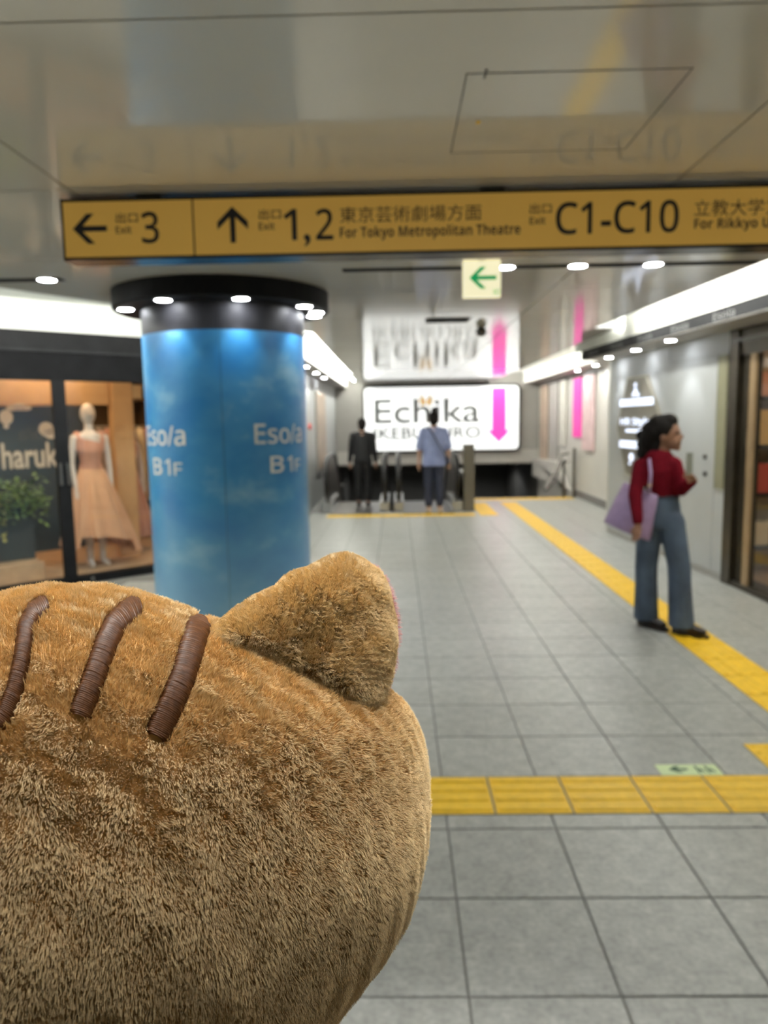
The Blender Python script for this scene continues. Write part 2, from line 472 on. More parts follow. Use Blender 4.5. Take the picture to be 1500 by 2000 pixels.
# ---- tactile paving
def tactile_mesh(kind):
    mb = MB(); a = 0.1455
    mb.box(-a, a, -a, a, 0.0, 0.0035)
    if kind == 'bar':
        for k in range(4):
            y = -0.1125 + 0.075 * k
            mb.loft([[(x, y - w, z) for x in (-0.135, 0.135)] + [(x, y + w, z) for x in (0.135, -0.135)] for w, z in ((0.0175, 0.003), (0.010, 0.0085))], True)
    else:
        for i in range(5):
            for j in range(5):
                mb.lathe([(0.0115, 0.003), (0.007, 0.0082)], (-0.115 + 0.0575 * i, -0.115 + 0.0575 * j), n=8)
    return mb
def proto_mesh(kind):
    o = tactile_mesh(kind).build('tactile_block', 'tactile', origin=(0, 0, 0)); me = o.data
    COL.objects.unlink(o); bpy.data.objects.remove(o); return me
BAR, DOT = proto_mesh('bar'), proto_mesh('dot')
def strip(name, label, blocks, kind_rot):
    loc = (blocks[0][0], blocks[0][1], 0)
    r = thing(name, label, 'paving', loc)
    for (x, y, me, rot) in blocks:
        o = bpy.data.objects.new('tactile_block', me); COL.objects.link(o); o.parent = r
        o.location = (x - loc[0], y - loc[1], 0); o.rotation_euler = (0, 0, rot)
    bed = MB()
    for (x, y, me, rot) in blocks: bed.box(x - 0.15, x + 0.15, y - 0.15, y + 0.15, 0, 0.0008)
    bed.build('joint_bed', 'grout', r)
    return r
strip('tactile_paving', 'yellow ribbed tactile paving strip running across the grey floor by the green sticker',
      [(0.21 + 0.3 * k, 2.808, BAR, 0) for k in range(-7, 5)], 0)
strip('tactile_paving', 'square patch of yellow studded tactile blocks where two ribbed strips meet',
      [(1.72 + 0.3 * i, 2.508 + 0.3 * j, DOT, 0) for i in range(3) for j in range(3)], 0)
strip('tactile_paving', 'long yellow ribbed tactile paving strip under the walking woman in red',
      [(2.02, 3.41 + 0.3 * k, BAR, math.pi / 2) for k in range(34)], 0)
strip('tactile_paving', 'yellow studded tactile strip in front of the escalators',
      [(-1.0 + 0.3 * k, 11.75, DOT, 0) for k in range(8)] + [(1.46, 12.05 + 0.3 * k, DOT, 0) for k in range(-1, 5)], 0)
strip('tactile_paving', 'yellow studded tactile strip along the top of the stairs',
      [(1.4 + 0.3 * k, 14.0, DOT, 0) for k in range(7)], 0)

# ---- ceiling: glossy metal panels with dark joints
ceiling = MB().box(-7.5, 4.2, -5, ENDY + 0.3, SOF, SOF + 0.06).build('ceiling', 'cove_white', kind='structure',
    label='white upper ceiling above the light coves', origin=(0, 0, SOF))
def clip(poly, a, b, c):    # keep a*x+b*y>=c
    out = []
    for i in range(len(poly)):
        p, q = poly[i], poly[(i + 1) % len(poly)]
        dp, dq = a * p[0] + b * p[1] - c, a * q[0] + b * q[1] - c
        if dp >= 0: out.append(p)
        if (dp >= 0) != (dq >= 0):
            t = dp / (dp - dq); out.append((p[0] + t * (q[0] - p[0]), p[1] + t * (q[1] - p[1])))
    return out
panels = MB()
xs = [-6.08, -3.68, -1.28, 1.122, 2.6]
ys = [1.81 + 1.2 * k for k in range(-5, 14)] + [ENDY]
for i in range(4):
    for j in range(len(ys) - 1):
        g = 0.004
        poly = [(xs[i] + g, ys[j] + g), (xs[i + 1] - g, ys[j] + g), (xs[i + 1] - g, ys[j + 1] - g), (xs[i] + g, ys[j + 1] - g)]
        if ys[j] < JY - 0.1:
            poly = clip(poly, 1, -0.645, -2.63 - 0.645 * 5.0)
            if len(poly) > 2: poly = clip(poly, -1, -0.058, -(2.23 + 0.058 * 4.7))
        else:
            poly = clip(poly, 1, 0, -0.85)
            if len(poly) > 2: poly = clip(poly, -1, 0, -2.3)
        if len(poly) < 3: continue
        MB().prism(poly, CZ, CZ + 0.02).build('ceiling_panel', 'ceiling_paint', ceiling)
bk = MB()
bk.prism([(lx(-4.2) + 0.02, -4.2), (rx(-4.2) - 0.02, -4.2), (rx(JY) - 0.02, JY), (lx(JY) + 0.02, JY)], CZ + 0.021, CZ + 0.035)
bk.box(-0.83, 2.28, JY, ENDY, CZ + 0.021, CZ + 0.035)
bk.build('panel_backing', 'black_gap', ceiling)
eb = MB()    # the white painted lip round the panel edge
def lip(a, b):
    a = np.array(a); b = np.array(b); d = (b - a) / np.linalg.norm(b - a); n = np.array([-d[1], d[0]]) * 0.006
    eb.add([(*(a - n), CZ), (*(b - n), CZ), (*(b + n), CZ), (*(a + n), CZ), (*(a - n), CZ + 0.06), (*(b - n), CZ + 0.06), (*(b + n), CZ + 0.06), (*(a + n), CZ + 0.06)],
           [(0, 1, 2, 3), (4, 5, 6, 7), (0, 1, 5, 4), (1, 2, 6, 5), (2, 3, 7, 6), (3, 0, 4, 7)])
lip((lx(-4.2), -4.2), (lx(JY), JY)); lip((-0.85, JY), (-0.85, ENDY)); lip((rx(-4.2), -4.2), (rx(JY), JY)); lip((2.3, JY), (2.3, ENDY)); lip((rx(JY), JY), (2.3, JY))
eb.build('panel_edge_lip', 'white_panel', ceiling)
# access hatch 600 x 600 let into one panel
h = MB(); hx0, hx1, hy0, hy1 = 0.20, 0.81, 2.115, 2.71
for x0, x1, y0, y1 in ((hx0, hx1, hy0, hy0 + 0.004), (hx0, hx1, hy1 - 0.004, hy1), (hx0, hx0 + 0.004, hy0, hy1), (hx1 - 0.004, hx1, hy0, hy1)):
    h.box(x0, x1, y0, y1, CZ - 0.0012, CZ + 0.002)
hatch = h.build('access_hatch_seam', 'seam_grey', ceiling)
MB().box(hx0 + 0.006, hx1 - 0.006, hy0 + 0.006, hy1 - 0.006, CZ - 0.0008, CZ + 0.004).build('access_hatch', 'ceiling_paint', ceiling)
MB().box(hx0 + 0.05, hx0 + 0.056, hy0 - 0.02, hy0 + 0.03, CZ - 0.003, CZ).build('hatch_latch', 'seam_grey', ceiling)
MB().box(0.262, 0.276, 2.43, 2.455, CZ - 0.002, CZ).build('inspection_sticker', 'tactile', ceiling)

# ---- walls
def vquad(mb, a, b, z0, z1, t=0.06):
    a = np.array(a, float); b = np.array(b, float); d = (b - a) / np.linalg.norm(b - a); n = np.array([-d[1], d[0]]) * t
    mb.add([(*a, z0), (*b, z0), (*(b + n), z0), (*(a + n), z0), (*a, z1), (*b, z1), (*(b + n), z1), (*(a + n), z1)],
           [(0, 1, 2, 3), (4, 5, 6, 7), (0, 1, 5, 4), (1, 2, 6, 5), (2, 3, 7, 6), (3, 0, 4, 7)])
wr = MB(); vquad(wr, (wx(9.75) + 0.012, 9.75), (wx(6.62) + 0.012, 6.62), 0, SOF)
wall_right = wr.build('wall_right', 'wall_grey', kind='structure', label='white panelled wall beside the bronze shop entrance')
def wall_panel(y0, y1, z0, z1, m, name='wall_panel', off=0.0, th=0.012):
    mb = MB(); g = 0.004
    mb.add([(wx(y) + o, y, z) for z in (z0 + g, z1 - g) for y in (y0 + g, y1 - g) for o in (-off, th - off)],
           [(0, 1, 3, 2), (4, 6, 7, 5), (0, 4, 5, 1), (2, 3, 7, 6), (0, 2, 6, 4), (1, 5, 7, 3)])
    return mb
for y0, y1 in ((7.9, 8.85), (8.85, 9.75)):
    wall_panel(y0, y1, 0.06, 2.25, 'white_panel').build('wall_panel', 'white_panel', wall_right)
wall_panel(6.66, 7.9, 2.06, 2.25, 'white_panel').build('wall_panel', 'white_panel', wall_right)
wall_panel(6.66, 6.86, 0.06, 2.06, 'white_panel').build('wall_panel', 'white_panel', wall_right)
wall_panel(6.66, 9.75, 0.0, 0.06, 'wall_grey', off=-0.004).build('skirting', 'wall_grey', wall_right)
door = wall_panel(6.86, 7.9, 0.06, 2.06, 'white_panel', off=0.004).build('door_1', 'white_panel', kind='structure', label='flush white service door with two small round locks')
for px, py in ((1378, 892), (1378, 925)):
    p = at(px, py, X=wx(6.96) - 0.01)
    MB().tube([(wx(6.96) - 0.004, p[1], p[2]), (wx(6.96) - 0.03, p[1], p[2])], 0.022, n=12).build('lock', 'dark_steel', door)
wall_panel(6.66, 6.83, 0.84, 2.05, 'olive_board', off=0.016).build('notice_board', 'olive_board',
    label='narrow olive board fixed to the wall beside the bronze shop entrance', cat='board')
wf = MB(); vquad(wf, (3.5, ENDY), (3.5, 9.75), -3, SOF); vquad(wf, (3.5, 9.75), (wx(9.75), 9.75), 0, SOF, 0.05)
wall_far = wf.build('wall_right_far', 'wall_warm', kind='structure', label='pale wall beyond the jog, beside the stairs')
MB().box(3.46, 3.5, 9.8, 14.3, 0, 0.13).build('baseboard_right', 'seam_grey', kind='structure')
wl = MB(); vquad(wl, (-1.5, 8.33), (-1.5, ENDY), -3, SOF)
wall_left = wl.build('wall_left', 'white_panel', kind='structure', label='white wall behind the blue column')
we = MB().box(-1.6, 3.6, ENDY, ENDY + 0.1, 0.42, SOF)
wall_end = we.build('wall_end', 'wall_grey', kind='structure', label='grey wall over the stairs carrying the big light box')
for k in range(5):
    MB().box(-1.48 + k * 1.0, -0.49 + k * 1.0, ENDY - 0.012, ENDY, 0.45, 0.78).build('wall_panel', 'wall_warm', wall_end)
for x0, x1 in ((-1.48, -0.93), (3.08, 3.48)):
    for z0, z1 in ((0.79, 1.55), (1.56, 2.36)):
        MB().box(x0, x1, ENDY - 0.012, ENDY, z0, z1).build('wall_panel', 'wall_grey', wall_end)
MB().box(-7.5, 4.2, -5.1, -5, 0, SOF).build('wall_rear', 'wall_warm', kind='structure', label='wall at the near end of the passage')
MB().box(-7.6, -7.5, -5, 3.3, 0, SOF).build('wall_left_rear', 'white_panel', kind='structure', label='side wall of the near passage')
wn = MB(); vquad(wn, (wx(3.4), 3.4), (wx(-5), -5), 0, 2.245)
wn.build('wall_right_near', 'white_panel', kind='structure', label='side wall before the bronze entrance')
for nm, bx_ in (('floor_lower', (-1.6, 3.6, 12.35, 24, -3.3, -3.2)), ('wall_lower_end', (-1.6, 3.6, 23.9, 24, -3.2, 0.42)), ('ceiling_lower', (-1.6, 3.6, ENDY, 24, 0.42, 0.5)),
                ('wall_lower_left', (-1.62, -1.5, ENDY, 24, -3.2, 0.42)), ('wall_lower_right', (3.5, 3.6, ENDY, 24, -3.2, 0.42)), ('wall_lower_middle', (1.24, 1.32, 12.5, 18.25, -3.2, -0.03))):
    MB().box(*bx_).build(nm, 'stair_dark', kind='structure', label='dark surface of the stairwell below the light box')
# cove upstands and soffits
cv = MB()
vquad(cv, (fx(10.0), 10.0), (fx(-5), -5), 2.367, SOF, 0.02)
vquad(cv, (3.1, ENDY), (3.1, 9.98), 2.39, SOF, 0.02)
vquad(cv, (-1.2, 8.6), (-1.2, ENDY), 2.36, SOF, 0.02)
for k in range(1):
    a, c = S(-5.2, 0, 0), S(2.84, 0, 0); vquad(cv, a[:2], c[:2], 2.37, SOF, 0.02)
cv.build('trim_1', 'cove_white', kind='structure', label='white upstands at the back of the light coves')
sf = MB()
sf.box(3.1, 3.5, 9.8, ENDY, 2.375, 2.39); sf.box(-1.5, -1.2, 8.4, ENDY, 2.345, 2.36)
sf.build('trim_2', 'wall_grey', kind='structure', label='narrow grey soffits under the far light coves')

# black band over the near right wall with small repeated lettering and downlights in its underside
band = thing('fascia_band', 'long black fascia band with small grey lettering over the white panels', 'fascia', (fx(8), 8, 2.247))
mb = MB()
mb.add([(fx(y) + o, y, z) for z in (2.247, 2.367) for y in (-5, 9.74) for o in (0, 0.02)], [(0, 1, 3, 2), (4, 6, 7, 5), (0, 4, 5, 1), (2, 3, 7, 6), (0, 2, 6, 4), (1, 5, 7, 3)])
mb.build('face', 'charcoal', band)
mb = MB(); mb.add([(x, y, z) for z in (2.247, 2.26) for x, y in ((fx(-5), -5), (wx(-5), -5), (wx(9.74), 9.74), (fx(9.74), 9.74))],
                  [(0, 1, 2, 3), (4, 5, 6, 7), (0, 1, 5, 4), (1, 2, 6, 5), (2, 3, 7, 6), (3, 0, 4, 7)])
mb.build('underside', 'wall_grey', band)
for yc in (6.05, 6.85, 7.65, 8.45, 9.25):
    text(sans('Esola'), 'lettering', band, 'fascia_letter', lambda u, v, yc=yc: (fx(yc + 0.17 - 0.34 * u) - 0.002, yc + 0.17 - 0.34 * u, 2.272 + 0.07 * v))

# ------------------------------------------------------------------ luminaires
tube_proto = None; NT = 0
def cove_tube(a, b, where, grp):
    """one fluorescent batten: glowing tube with two end caps"""
    a = np.array(a, float); b = np.array(b, float); d = (b - a) / np.linalg.norm(b - a)
    r = thing('fluorescent_tube', where, 'light', ((a + b) / 2)[:3] - np.array([0, 0, 0.02]), grp)
    MB().tube([a + d * 0.03, b - d * 0.03], 0.017, n=10).build('tube', 'tube_glow', r, smooth=True)
    for e, s_ in ((a, 1), (b, -1)):
        MB().tube([e, e + d * 0.03 * s_], 0.02, n=10).build('end_cap', 'white_panel', r)
def cove_row(p, q, z, where, grp, L=1.2):
    p = np.array(p); q = np.array(q); D = np.linalg.norm(q - p); n = max(1, int(D / L)); d = (q - p) / D
    for k in range(n):
        a = p + d * (k * D / n + 0.012); c = p + d * ((k + 1) * D / n - 0.012)
        cove_tube((*a, z), (*c, z), where, grp)
cove_row((rx(1.8) + 0.13, 1.8), (rx(7.8) + 0.13, 7.8), 2.505, 'bare white fluorescent tube in the cove above the black fascia band', 'tubes above the black fascia band')
cove_row((2.48, 8.2), (2.48, 18.1), 2.53, 'bare white fluorescent tube in the cove beside the stairs wall', 'tubes in the far cove over the stairs')
cove_row((lx(2.2) - 0.16, 2.2), (lx(7.3) - 0.16, 7.3), 2.52, 'bare white fluorescent tube in the cove above the dress shop', 'tubes above the dress shop')
cove_row((lx(2.5) - 0.5, 2.5), (lx(6.3) - 0.5, 6.3), 2.55, 'bare white fluorescent tube in the cove above the dress shop', 'tubes above the dress shop')
cove_row((-1.02, 8.5), (-1.02, 18.1), 2.505, 'bare white fluorescent tube in the cove behind the blue column', 'tubes behind the blue column')

DL = None
def downlight(x, y, z, label, grp, r=0.055, glow='spot_glow', beam=0.0, cone=85, tint=(0.93, 0.96, 1.0)):
    global DL
    t = thing('downlight', label, 'light', (x, y, z), grp)
    mb = MB(); mb.lathe([(r * 1.22, 0.004), (r * 1.22, -0.004), (r, -0.006), (r, 0.004)], (0, 0), n=20, cap=False)
    mb.v = [(a + x, b_ + y, c + z) for a, b_, c in mb.v]; mb.build('trim_ring', 'spot_trim', t)
    mb = MB().lathe([(r, -0.003), (r * 0.9, -0.007)], (0, 0), n=20)
    mb.v = [(a + x, b_ + y, c + z) for a, b_, c in mb.v]; mb.build('lens', glow, t)
    if beam > 0:
        ld = bpy.data.lights.new('beam', 'SPOT'); ld.energy = beam; ld.spot_size = math.radians(cone); ld.spot_blend = 0.35
        ld.shadow_soft_size = r * 0.7; ld.color = tint
        lo = bpy.data.objects.new('beam', ld); COL.objects.link(lo); lo.parent = t; lo.location = (0, 0, -0.012)
    return t
# dark slots across the ceiling, downlights set in them
def slot(x0, x1, y, label):
    t = thing('ceiling_slot', label, 'vent', ((x0 + x1) / 2, y, CZ))
    MB().box(x0, x1, y - 0.045, y + 0.045, CZ - 0.004, CZ + 0.004).build('channel', 'black_matt', t)
    MB().box(x0 + 0.02, x1 - 0.02, y - 0.004, y + 0.004, CZ - 0.006, CZ - 0.0035).build('divider', 'charcoal', t)
slot(-0.32, rx(4.66) - 0.03, 4.66, 'long dark slot across the ceiling behind the small green arrow sign')
slot(-2.75, -2.1, 4.76, 'short dark ceiling slot near the dress shop')
for x, lab in ((0.68, 'round downlight half hidden behind the small green arrow sign'), (1.119, 'second round downlight along the dark slot from the green arrow sign'), (1.577, 'third round downlight along the dark slot from the green arrow sign')):
    downlight(x, 4.655, CZ, lab, 'downlights in the dark ceiling slot')
downlight(-2.2, 4.76, CZ, 'single round downlight at the end of the short slot near the dress shop', None)
slot(-2.2, 2.2, 0.62, 'added unseen ceiling slot just ahead of the plush cat')  # unseen slot with lamps, added to brighten the top of the plush
for x in (-0.9, -0.3, 0.3):
    downlight(x, 0.62, CZ, 'added unseen downlight in the ceiling slot just ahead of the plush cat', 'added downlights just ahead of the plush cat', beam=85, cone=58, tint=(1.0, 0.97, 0.92))
slot(-2.2, 2.2, 0.25, 'added unseen ceiling slot above the plush cat')  # second unseen row, added for light on the plush's back and ear
for x in (-1.0, -0.5, 0.0, 0.5, 1.0):
    downlight(x, 0.25, CZ, 'added unseen downlight in the ceiling slot above the plush cat', 'added downlights above the plush cat', beam=12, cone=70, tint=(1.0, 0.97, 0.92))
for y, lab in ((7.36, 'round downlight under the black fascia band above the white service door'), (8.31, 'round downlight under the black fascia band over the hexagon sign'), (9.26, 'round downlight under the end of the black fascia band')):
    downlight(2.68 - 0.03 * (y - 7.36), y, 2.247, lab, 'downlights under the fascia band', r=0.05, beam=20, cone=75)
for y in (11.2, 12.4, 13.6):
    downlight(3.3, y, 2.375, 'round downlight in the grey soffit beside the stairs', 'downlights over the pink banners', r=0.05, beam=9)
for y in (11.2, 12.6, 14.0):
    downlight(-1.35, y, 2.345, 'round downlight in the grey soffit behind the blue column', 'downlights behind the column', r=0.05, beam=9)
for x in (0.0, 2.4):  # unseen lamps, added to lift the black void under the end wall
    downlight(x, 21.5, 0.42, 'added unseen downlight in the dark stairwell below the light box', 'added stairwell lights', r=0.05, beam=60, cone=150)
v = thing('ceiling_vent', 'short dark rectangular vent in the glossy ceiling', 'vent', (0.49, 7.0, CZ))
MB().box(0.28, 0.69, 6.84, 7.16, CZ - 0.004, CZ + 0.004).build('frame', 'seam_grey', v)
for k in range(5): MB().box(0.30, 0.67, 6.86 + 0.058 * k, 6.90 + 0.058 * k, CZ - 0.008, CZ - 0.003).build('slat', 'black_gap', v)
p = at(940, 640, Z=CZ)
dm = thing('ceiling_speaker', 'small dark round speaker hanging from the glossy ceiling', 'speaker', (p[0], p[1], CZ - 0.09))
MB().lathe([(0.03, CZ), (0.05, CZ - 0.02), (0.055, CZ - 0.05), (0.03, CZ - 0.085)], p, n=16).build('body', 'dark_steel', dm, smooth=True)

# ------------------------------------------------------------------ yellow direction sign under the ceiling
SY = 3.07
def on_sign(px, py): return at(px, py, Y=SY)
sx0, sx1, sz0, sz1 = -1.345, 2.30, 2.172, 2.412
sign = thing('direction_sign', 'long yellow hanging direction sign with black exit numbers and arrows', 'sign', ((sx0 + sx1) / 2, SY + 0.06, sz0))
MB().box(sx0, sx1, SY, SY + 0.12, sz0, sz1).build('case', 'sign_case', sign)
divx = on_sign(378, 440)[0]
MB().box(sx0 + 0.012, divx - 0.004, SY - 0.004, SY + 0.001, sz0 + 0.012, sz1 - 0.014).build('yellow_panel', 'sign_yellow', sign)
MB().box(divx + 0.004, sx1 - 0.012, SY - 0.004, SY + 0.001, sz0 + 0.012, sz1 - 0.014).build('yellow_panel', 'sign_yellow', sign)
for x in (-1.0, 0.4, 1.8):
    MB().box(x - 0.05, x + 0.05, SY + 0.04, SY + 0.08, sz1, CZ).build('bracket', 'sign_case', sign)
def sign_text(body, x0, y0, x1, y1, bold=0.0):
    cx = (x0 + x1) / 2; a = on_sign(x0, (y0 + y1) / 2); c = on_sign(x1, (y0 + y1) / 2); zt = on_sign(cx, y0)[2]; zb = on_sign(cx, y1)[2]
    text(body, 'lettering', sign, 'sign_ink', lambda u, v: (a[0] + (c[0] - a[0]) * u, SY - 0.0055, zb + (zt - zb) * v), bold)
for x, y in ((227, 416), (506, 409), (1034, 398)):
    sign_text('出口', x, y, x + 43, y + 20, 0.008); sign_text(sans('Exit'), x, y + 26, x + 31, y + 41, 0.014)
sign_text(sans('3'), 277, 414, 311, 476, 0.014)
sign_text(sans('1'), 554, 409, 580, 470, 0.014); sign_text(',', 594, 458, 607, 482, 0.01); sign_text(sans('2'), 617, 408, 651, 469, 0.014)
sign_text('東京芸術劇場方面', 664, 402, 940, 434, 0.0)
sign_text(sans('For Tokyo Metropolitan Theatre', True), 664, 440, 1016, 468, 0.0)
sign_text(sans('C1-C10'), 1085, 393, 1325, 457, 0.014)
sign_text('立教大学方面', 1355, 389, 1562, 421, 0.0)
sign_text(sans('For Rikkyo Univ.', True), 1355, 425, 1545, 452, 0.0)
def arrow_pts(u0, u1, v0, v1, thick):
    """left-pointing open-head arrow in a unit box, as two polygons"""
    W, H = u1 - u0, v1 - v0; cy = (v0 + v1) / 2; t = thick
    e = t * 1.4
    head = [(u0, cy), (u0 + W * 0.42, v1), (u0 + W * 0.42 + e, v1), (u0 + e, cy), (u0 + W * 0.42 + e, v0), (u0 + W * 0.42, v0)]
    shaft = [(u0 + t * 0.8, cy - t / 2), (u1, cy - t / 2), (u1, cy + t / 2), (u0 + t * 0.8, cy + t / 2)]
    return [head, shaft]
def flat_polys(polys, T, name, parent, m, label=None):
    mb = MB()
    for k, pl in enumerate(polys):
        n = len(pl)
        if n == 6:   # split the chevron
            mb.add([T(*q, k) for q in (pl[0], pl[1], pl[2], pl[3])], [(0, 1, 2, 3)]); mb.add([T(*q, k) for q in (pl[0], pl[3], pl[4], pl[5])], [(0, 1, 2, 3)])
        else: mb.add([T(*q, k) for q in pl], [tuple(range(n))])
    return mb.build(name, m, parent, label=label, fix=False)
a = on_sign(143, 447); c = on_sign(210, 446); zt = on_sign(176, 418)[2]; zb = on_sign(176, 477)[2]
flat_polys(arrow_pts(a[0], c[0], zb, zt, 0.022), lambda u, v, k: (u, SY - 0.0055 - 0.0003 * k, v), 'arrow', sign, 'sign_ink')
cx = on_sign(455, 440)[0]; zt = on_sign(455, 404)[2]; zb = on_sign(455, 475)[2]; hw = (on_sign(485, 440)[0] - on_sign(425, 440)[0]) / 2
flat_polys([[(zt - (q[0]), q[1]) for q in pl] for pl in arrow_pts(0, zt - zb, cx - hw, cx + hw, 0.022)], lambda u, v, k: (v, SY - 0.0055 - 0.0003 * k, u), 'arrow', sign, 'sign_ink')

# small square green arrow sign
gy = 4.44
ex = thing('exit_guide_sign', 'small square cream light sign with a green arrow hanging from the ceiling', 'sign', (0.511, gy + 0.03, 2.218))
MB().box(0.402, 0.621, gy, gy + 0.06, 2.22, 2.424).build('housing', 'exit_cream', ex)
MB().box(0.49, 0.53, gy + 0.02, gy + 0.04, 2.424, CZ).build('bracket', 'steel', ex)
flat_polys(arrow_pts(0.436, 0.595, 2.265, 2.39, 0.024), lambda u, v, k: (u, gy - 0.002 - 0.0003 * k, v), 'arrow', ex, 'exit_green')
mbm = MB()   # little running figure in a doorway
for x0, x1, z0, z1 in ((0.578, 0.582, 2.228, 2.258), (0.610, 0.614, 2.228, 2.258), (0.578, 0.614, 2.256, 2.260)):
    mbm.quad((x0, gy - 0.0022, z0), (x1, gy - 0.0022, z0), (x1, gy - 0.0022, z1), (x0, gy - 0.0022, z1))
for p, q in (((0.592, 2.25), (0.597, 2.24)), ((0.597, 2.24), (0.588, 2.23)), ((0.597, 2.24), (0.604, 2.231)), ((0.594, 2.247), (0.586, 2.243))):
    d = np.array(q) - np.array(p); n = np.array([-d[1], d[0]]) / np.linalg.norm(d) * 0.002
    mbm.quad(*[(e[0], gy - 0.0024, e[1]) for e in (p - n, q - n, q + n, p + n)])
mbm.build('running_figure', 'exit_green', ex, fix=False)

# luminous floor sticker with arrow
st = thing('floor_sticker', 'pale green floor sticker with dark arrow beside the yellow strip', 'sticker', (1.23, 3.01, 0))
MB().box(1.10, 1.36, 2.962, 3.06, 0, 0.0015).build('sheet', 'glow_sticker', st)
flat_polys(arrow_pts(1.145, 1.225, 2.983, 3.043, 0.018), lambda u, v, k: (u, v, 0.002 + 0.0002 * k), 'arrow', st, 'sticker_ink')
mbm = MB()
for x0 in (1.262, 1.305): 
    mbm.quad((x0, 2.978, 0.002), (x0 + 0.01, 2.978, 0.002), (x0 + 0.01, 3.045, 0.002), (x0, 3.045, 0.002))
    mbm.quad((x0 + 0.012, 3.0, 0.002), (x0 + 0.03, 2.982, 0.002), (x0 + 0.034, 2.99, 0.002), (x0 + 0.016, 3.03, 0.002))
mbm.build('running_figure', 'sticker_ink', st, fix=False)

# ------------------------------------------------------------------ blue column with black ring hood
CC = np.array([-1.244, 5.443]); CRAD = 0.576
colm = thing('blue_column', 'round column wrapped in a blue sky print under a black ring of lights', 'column', (CC[0], CC[1], 0))
a0 = math.atan2(-CC[1], -CC[0])            # direction from the axis to the photographer
seam = a0 + math.asin(-0.035 / CRAD * 1.0)
mb = MB(); arc = np.linspace(seam + 0.008, seam + 2 * math.pi / 3 - 0.004, 24)
def wrap(aa, z0, z1, r0, r1):
    mb = MB(); n = len(aa)
    ring = lambda r, z: [(CC[0] + r * math.cos(q), CC[1] + r * math.sin(q), z) for q in aa]
    i0, i1, o0, o1 = ring(r0, z0), ring(r0, z1), ring(r1, z0), ring(r1, z1)
    vs = i0 + i1 + o0 + o1; fs = []
    for k in range(n - 1):
        fs += [(2 * n + k, 2 * n + k + 1, 3 * n + k + 1, 3 * n + k), (k + 1, k, n + k, n + k + 1), (n + k, 3 * n + k, 3 * n + k + 1, n + k + 1), (k, k + 1, 2 * n + k + 1, 2 * n + k)]
    fs += [(0, 2 * n, 3 * n, n), (n - 1, 2 * n - 1, 4 * n - 1, 3 * n - 1)]
    return mb.add(vs, fs)
for k in range(3):
    aa = np.linspace(seam + k * 2 * math.pi / 3 + 0.003, seam + (k + 1) * 2 * math.pi / 3 - 0.003, 26)
    wrap(aa, 0.0, 2.117, CRAD - 0.02, CRAD).build('wrap_panel', 'sky_print', colm, smooth=False)
    wrap(aa, 2.117, CZ, CRAD - 0.02, CRAD - 0.002).build('black_collar', 'collar_black', colm)
MB().lathe([(CRAD - 0.012, 0.0), (CRAD - 0.012, CZ)], CC, n=48, cap=False).build('core', 'shop_panel', colm)
for o in colm.children:
    if o.name.startswith('wrap_panel') or o.name.startswith('black_collar'):
        md = o.modifiers.new('edge', 'EDGE_SPLIT'); md.split_angle = math.radians(40)
        o.data.polygons.foreach_set('use_smooth', [True] * len(o.data.polygons))
MB().lathe([(CRAD - 0.01, 2.302), (0.755, 2.302), (0.763, 2.31), (0.763, CZ - 0.001), (0.60, CZ - 0.001)], CC, n=64, cap=False).build('ring_hood', 'black_gloss', colm)
def on_col(phi, z, r=CRAD + 0.003): return (CC[0] + r * math.cos(a0 + phi), CC[1] + r * math.sin(a0 + phi), z)
for base in (0.66, -0.93, 2.23, -2.50):
    text(sans('Eso') + '/' + sans('a'), 'lettering', colm, 'cream_cloth', lambda u, v: on_col(base - 0.36 + 0.78 * u, 1.365 + 0.135 * v), 0.008)
    text(sans('B'), 'lettering', colm, 'cream_cloth', lambda u, v: on_col(base - 0.17 + 0.20 * u, 1.165 + 0.115 * v), 0.01)
    text(sans('1'), 'lettering', colm, 'cream_cloth', lambda u, v: on_col(base + 0.09 + 0.09 * u, 1.165 + 0.11 * v), 0.004)
    text(sans('F'), 'lettering', colm, 'cream_cloth', lambda u, v: on_col(base + 0.24 + 0.12 * u, 1.165 + 0.085 * v), 0.004)
for px, py in ((472, 581), (315, 584), (243, 603), (600, 597), (617, 617)):
    d = ray(px, py); p = CAM + d * (2.302 - 1.5) / d[2]
    v2 = p[:2] - CC; v2 = v2 / np.linalg.norm(v2) * 0.672 + CC
    downlight(v2[0], v2[1], 2.302, 'round downlight under the black ring of the blue column', 'downlights in the column ring', r=0.052, beam=11, cone=78)
for ang in (1.4, 2.3, 3.2):
    v2 = CC + 0.672 * np.array([math.cos(a0 + ang), math.sin(a0 + ang)])
    downlight(v2[0], v2[1], 2.302, 'round downlight under the black ring of the blue column', 'downlights in the column ring', r=0.052, beam=11, cone=78)

# ------------------------------------------------------------------ dress shop on the left
front = thing('glass_storefront', 'black framed glass shop front of the dress shop beside the blue column', 'shop front', S(0.6, 0, 0))
fb = lambda s0, s1, w0, w1, z0, z1: MB().box(s0, s1, w0, w1, z0, z1, T=lambda a_, b_, c_: S(a_, b_, c_))
SL, SR = -5.2, 2.84
fb(SL, SR, 0, 0.12, 1.93, 2.18).build('fascia', 'black_matt', front)
fb(SL, SR, -0.01, 0.12, 2.205, 2.37).build('fascia', 'black_gloss', front)
fb(SL, SR, -0.02, 0.12, 2.18, 2.205).build('fascia_trim', 'charcoal', front)
fb(SL, SR, -0.02, 0.1, 0, 0.075).build('bottom_rail', 'black_gloss', front)
muls = [(-4.6, -4.48), (-3.35, -3.23), (-2.05, -1.93), (-0.74, -0.62), (0.565, 0.685), (1.46, 1.56), (2.74, 2.84)]
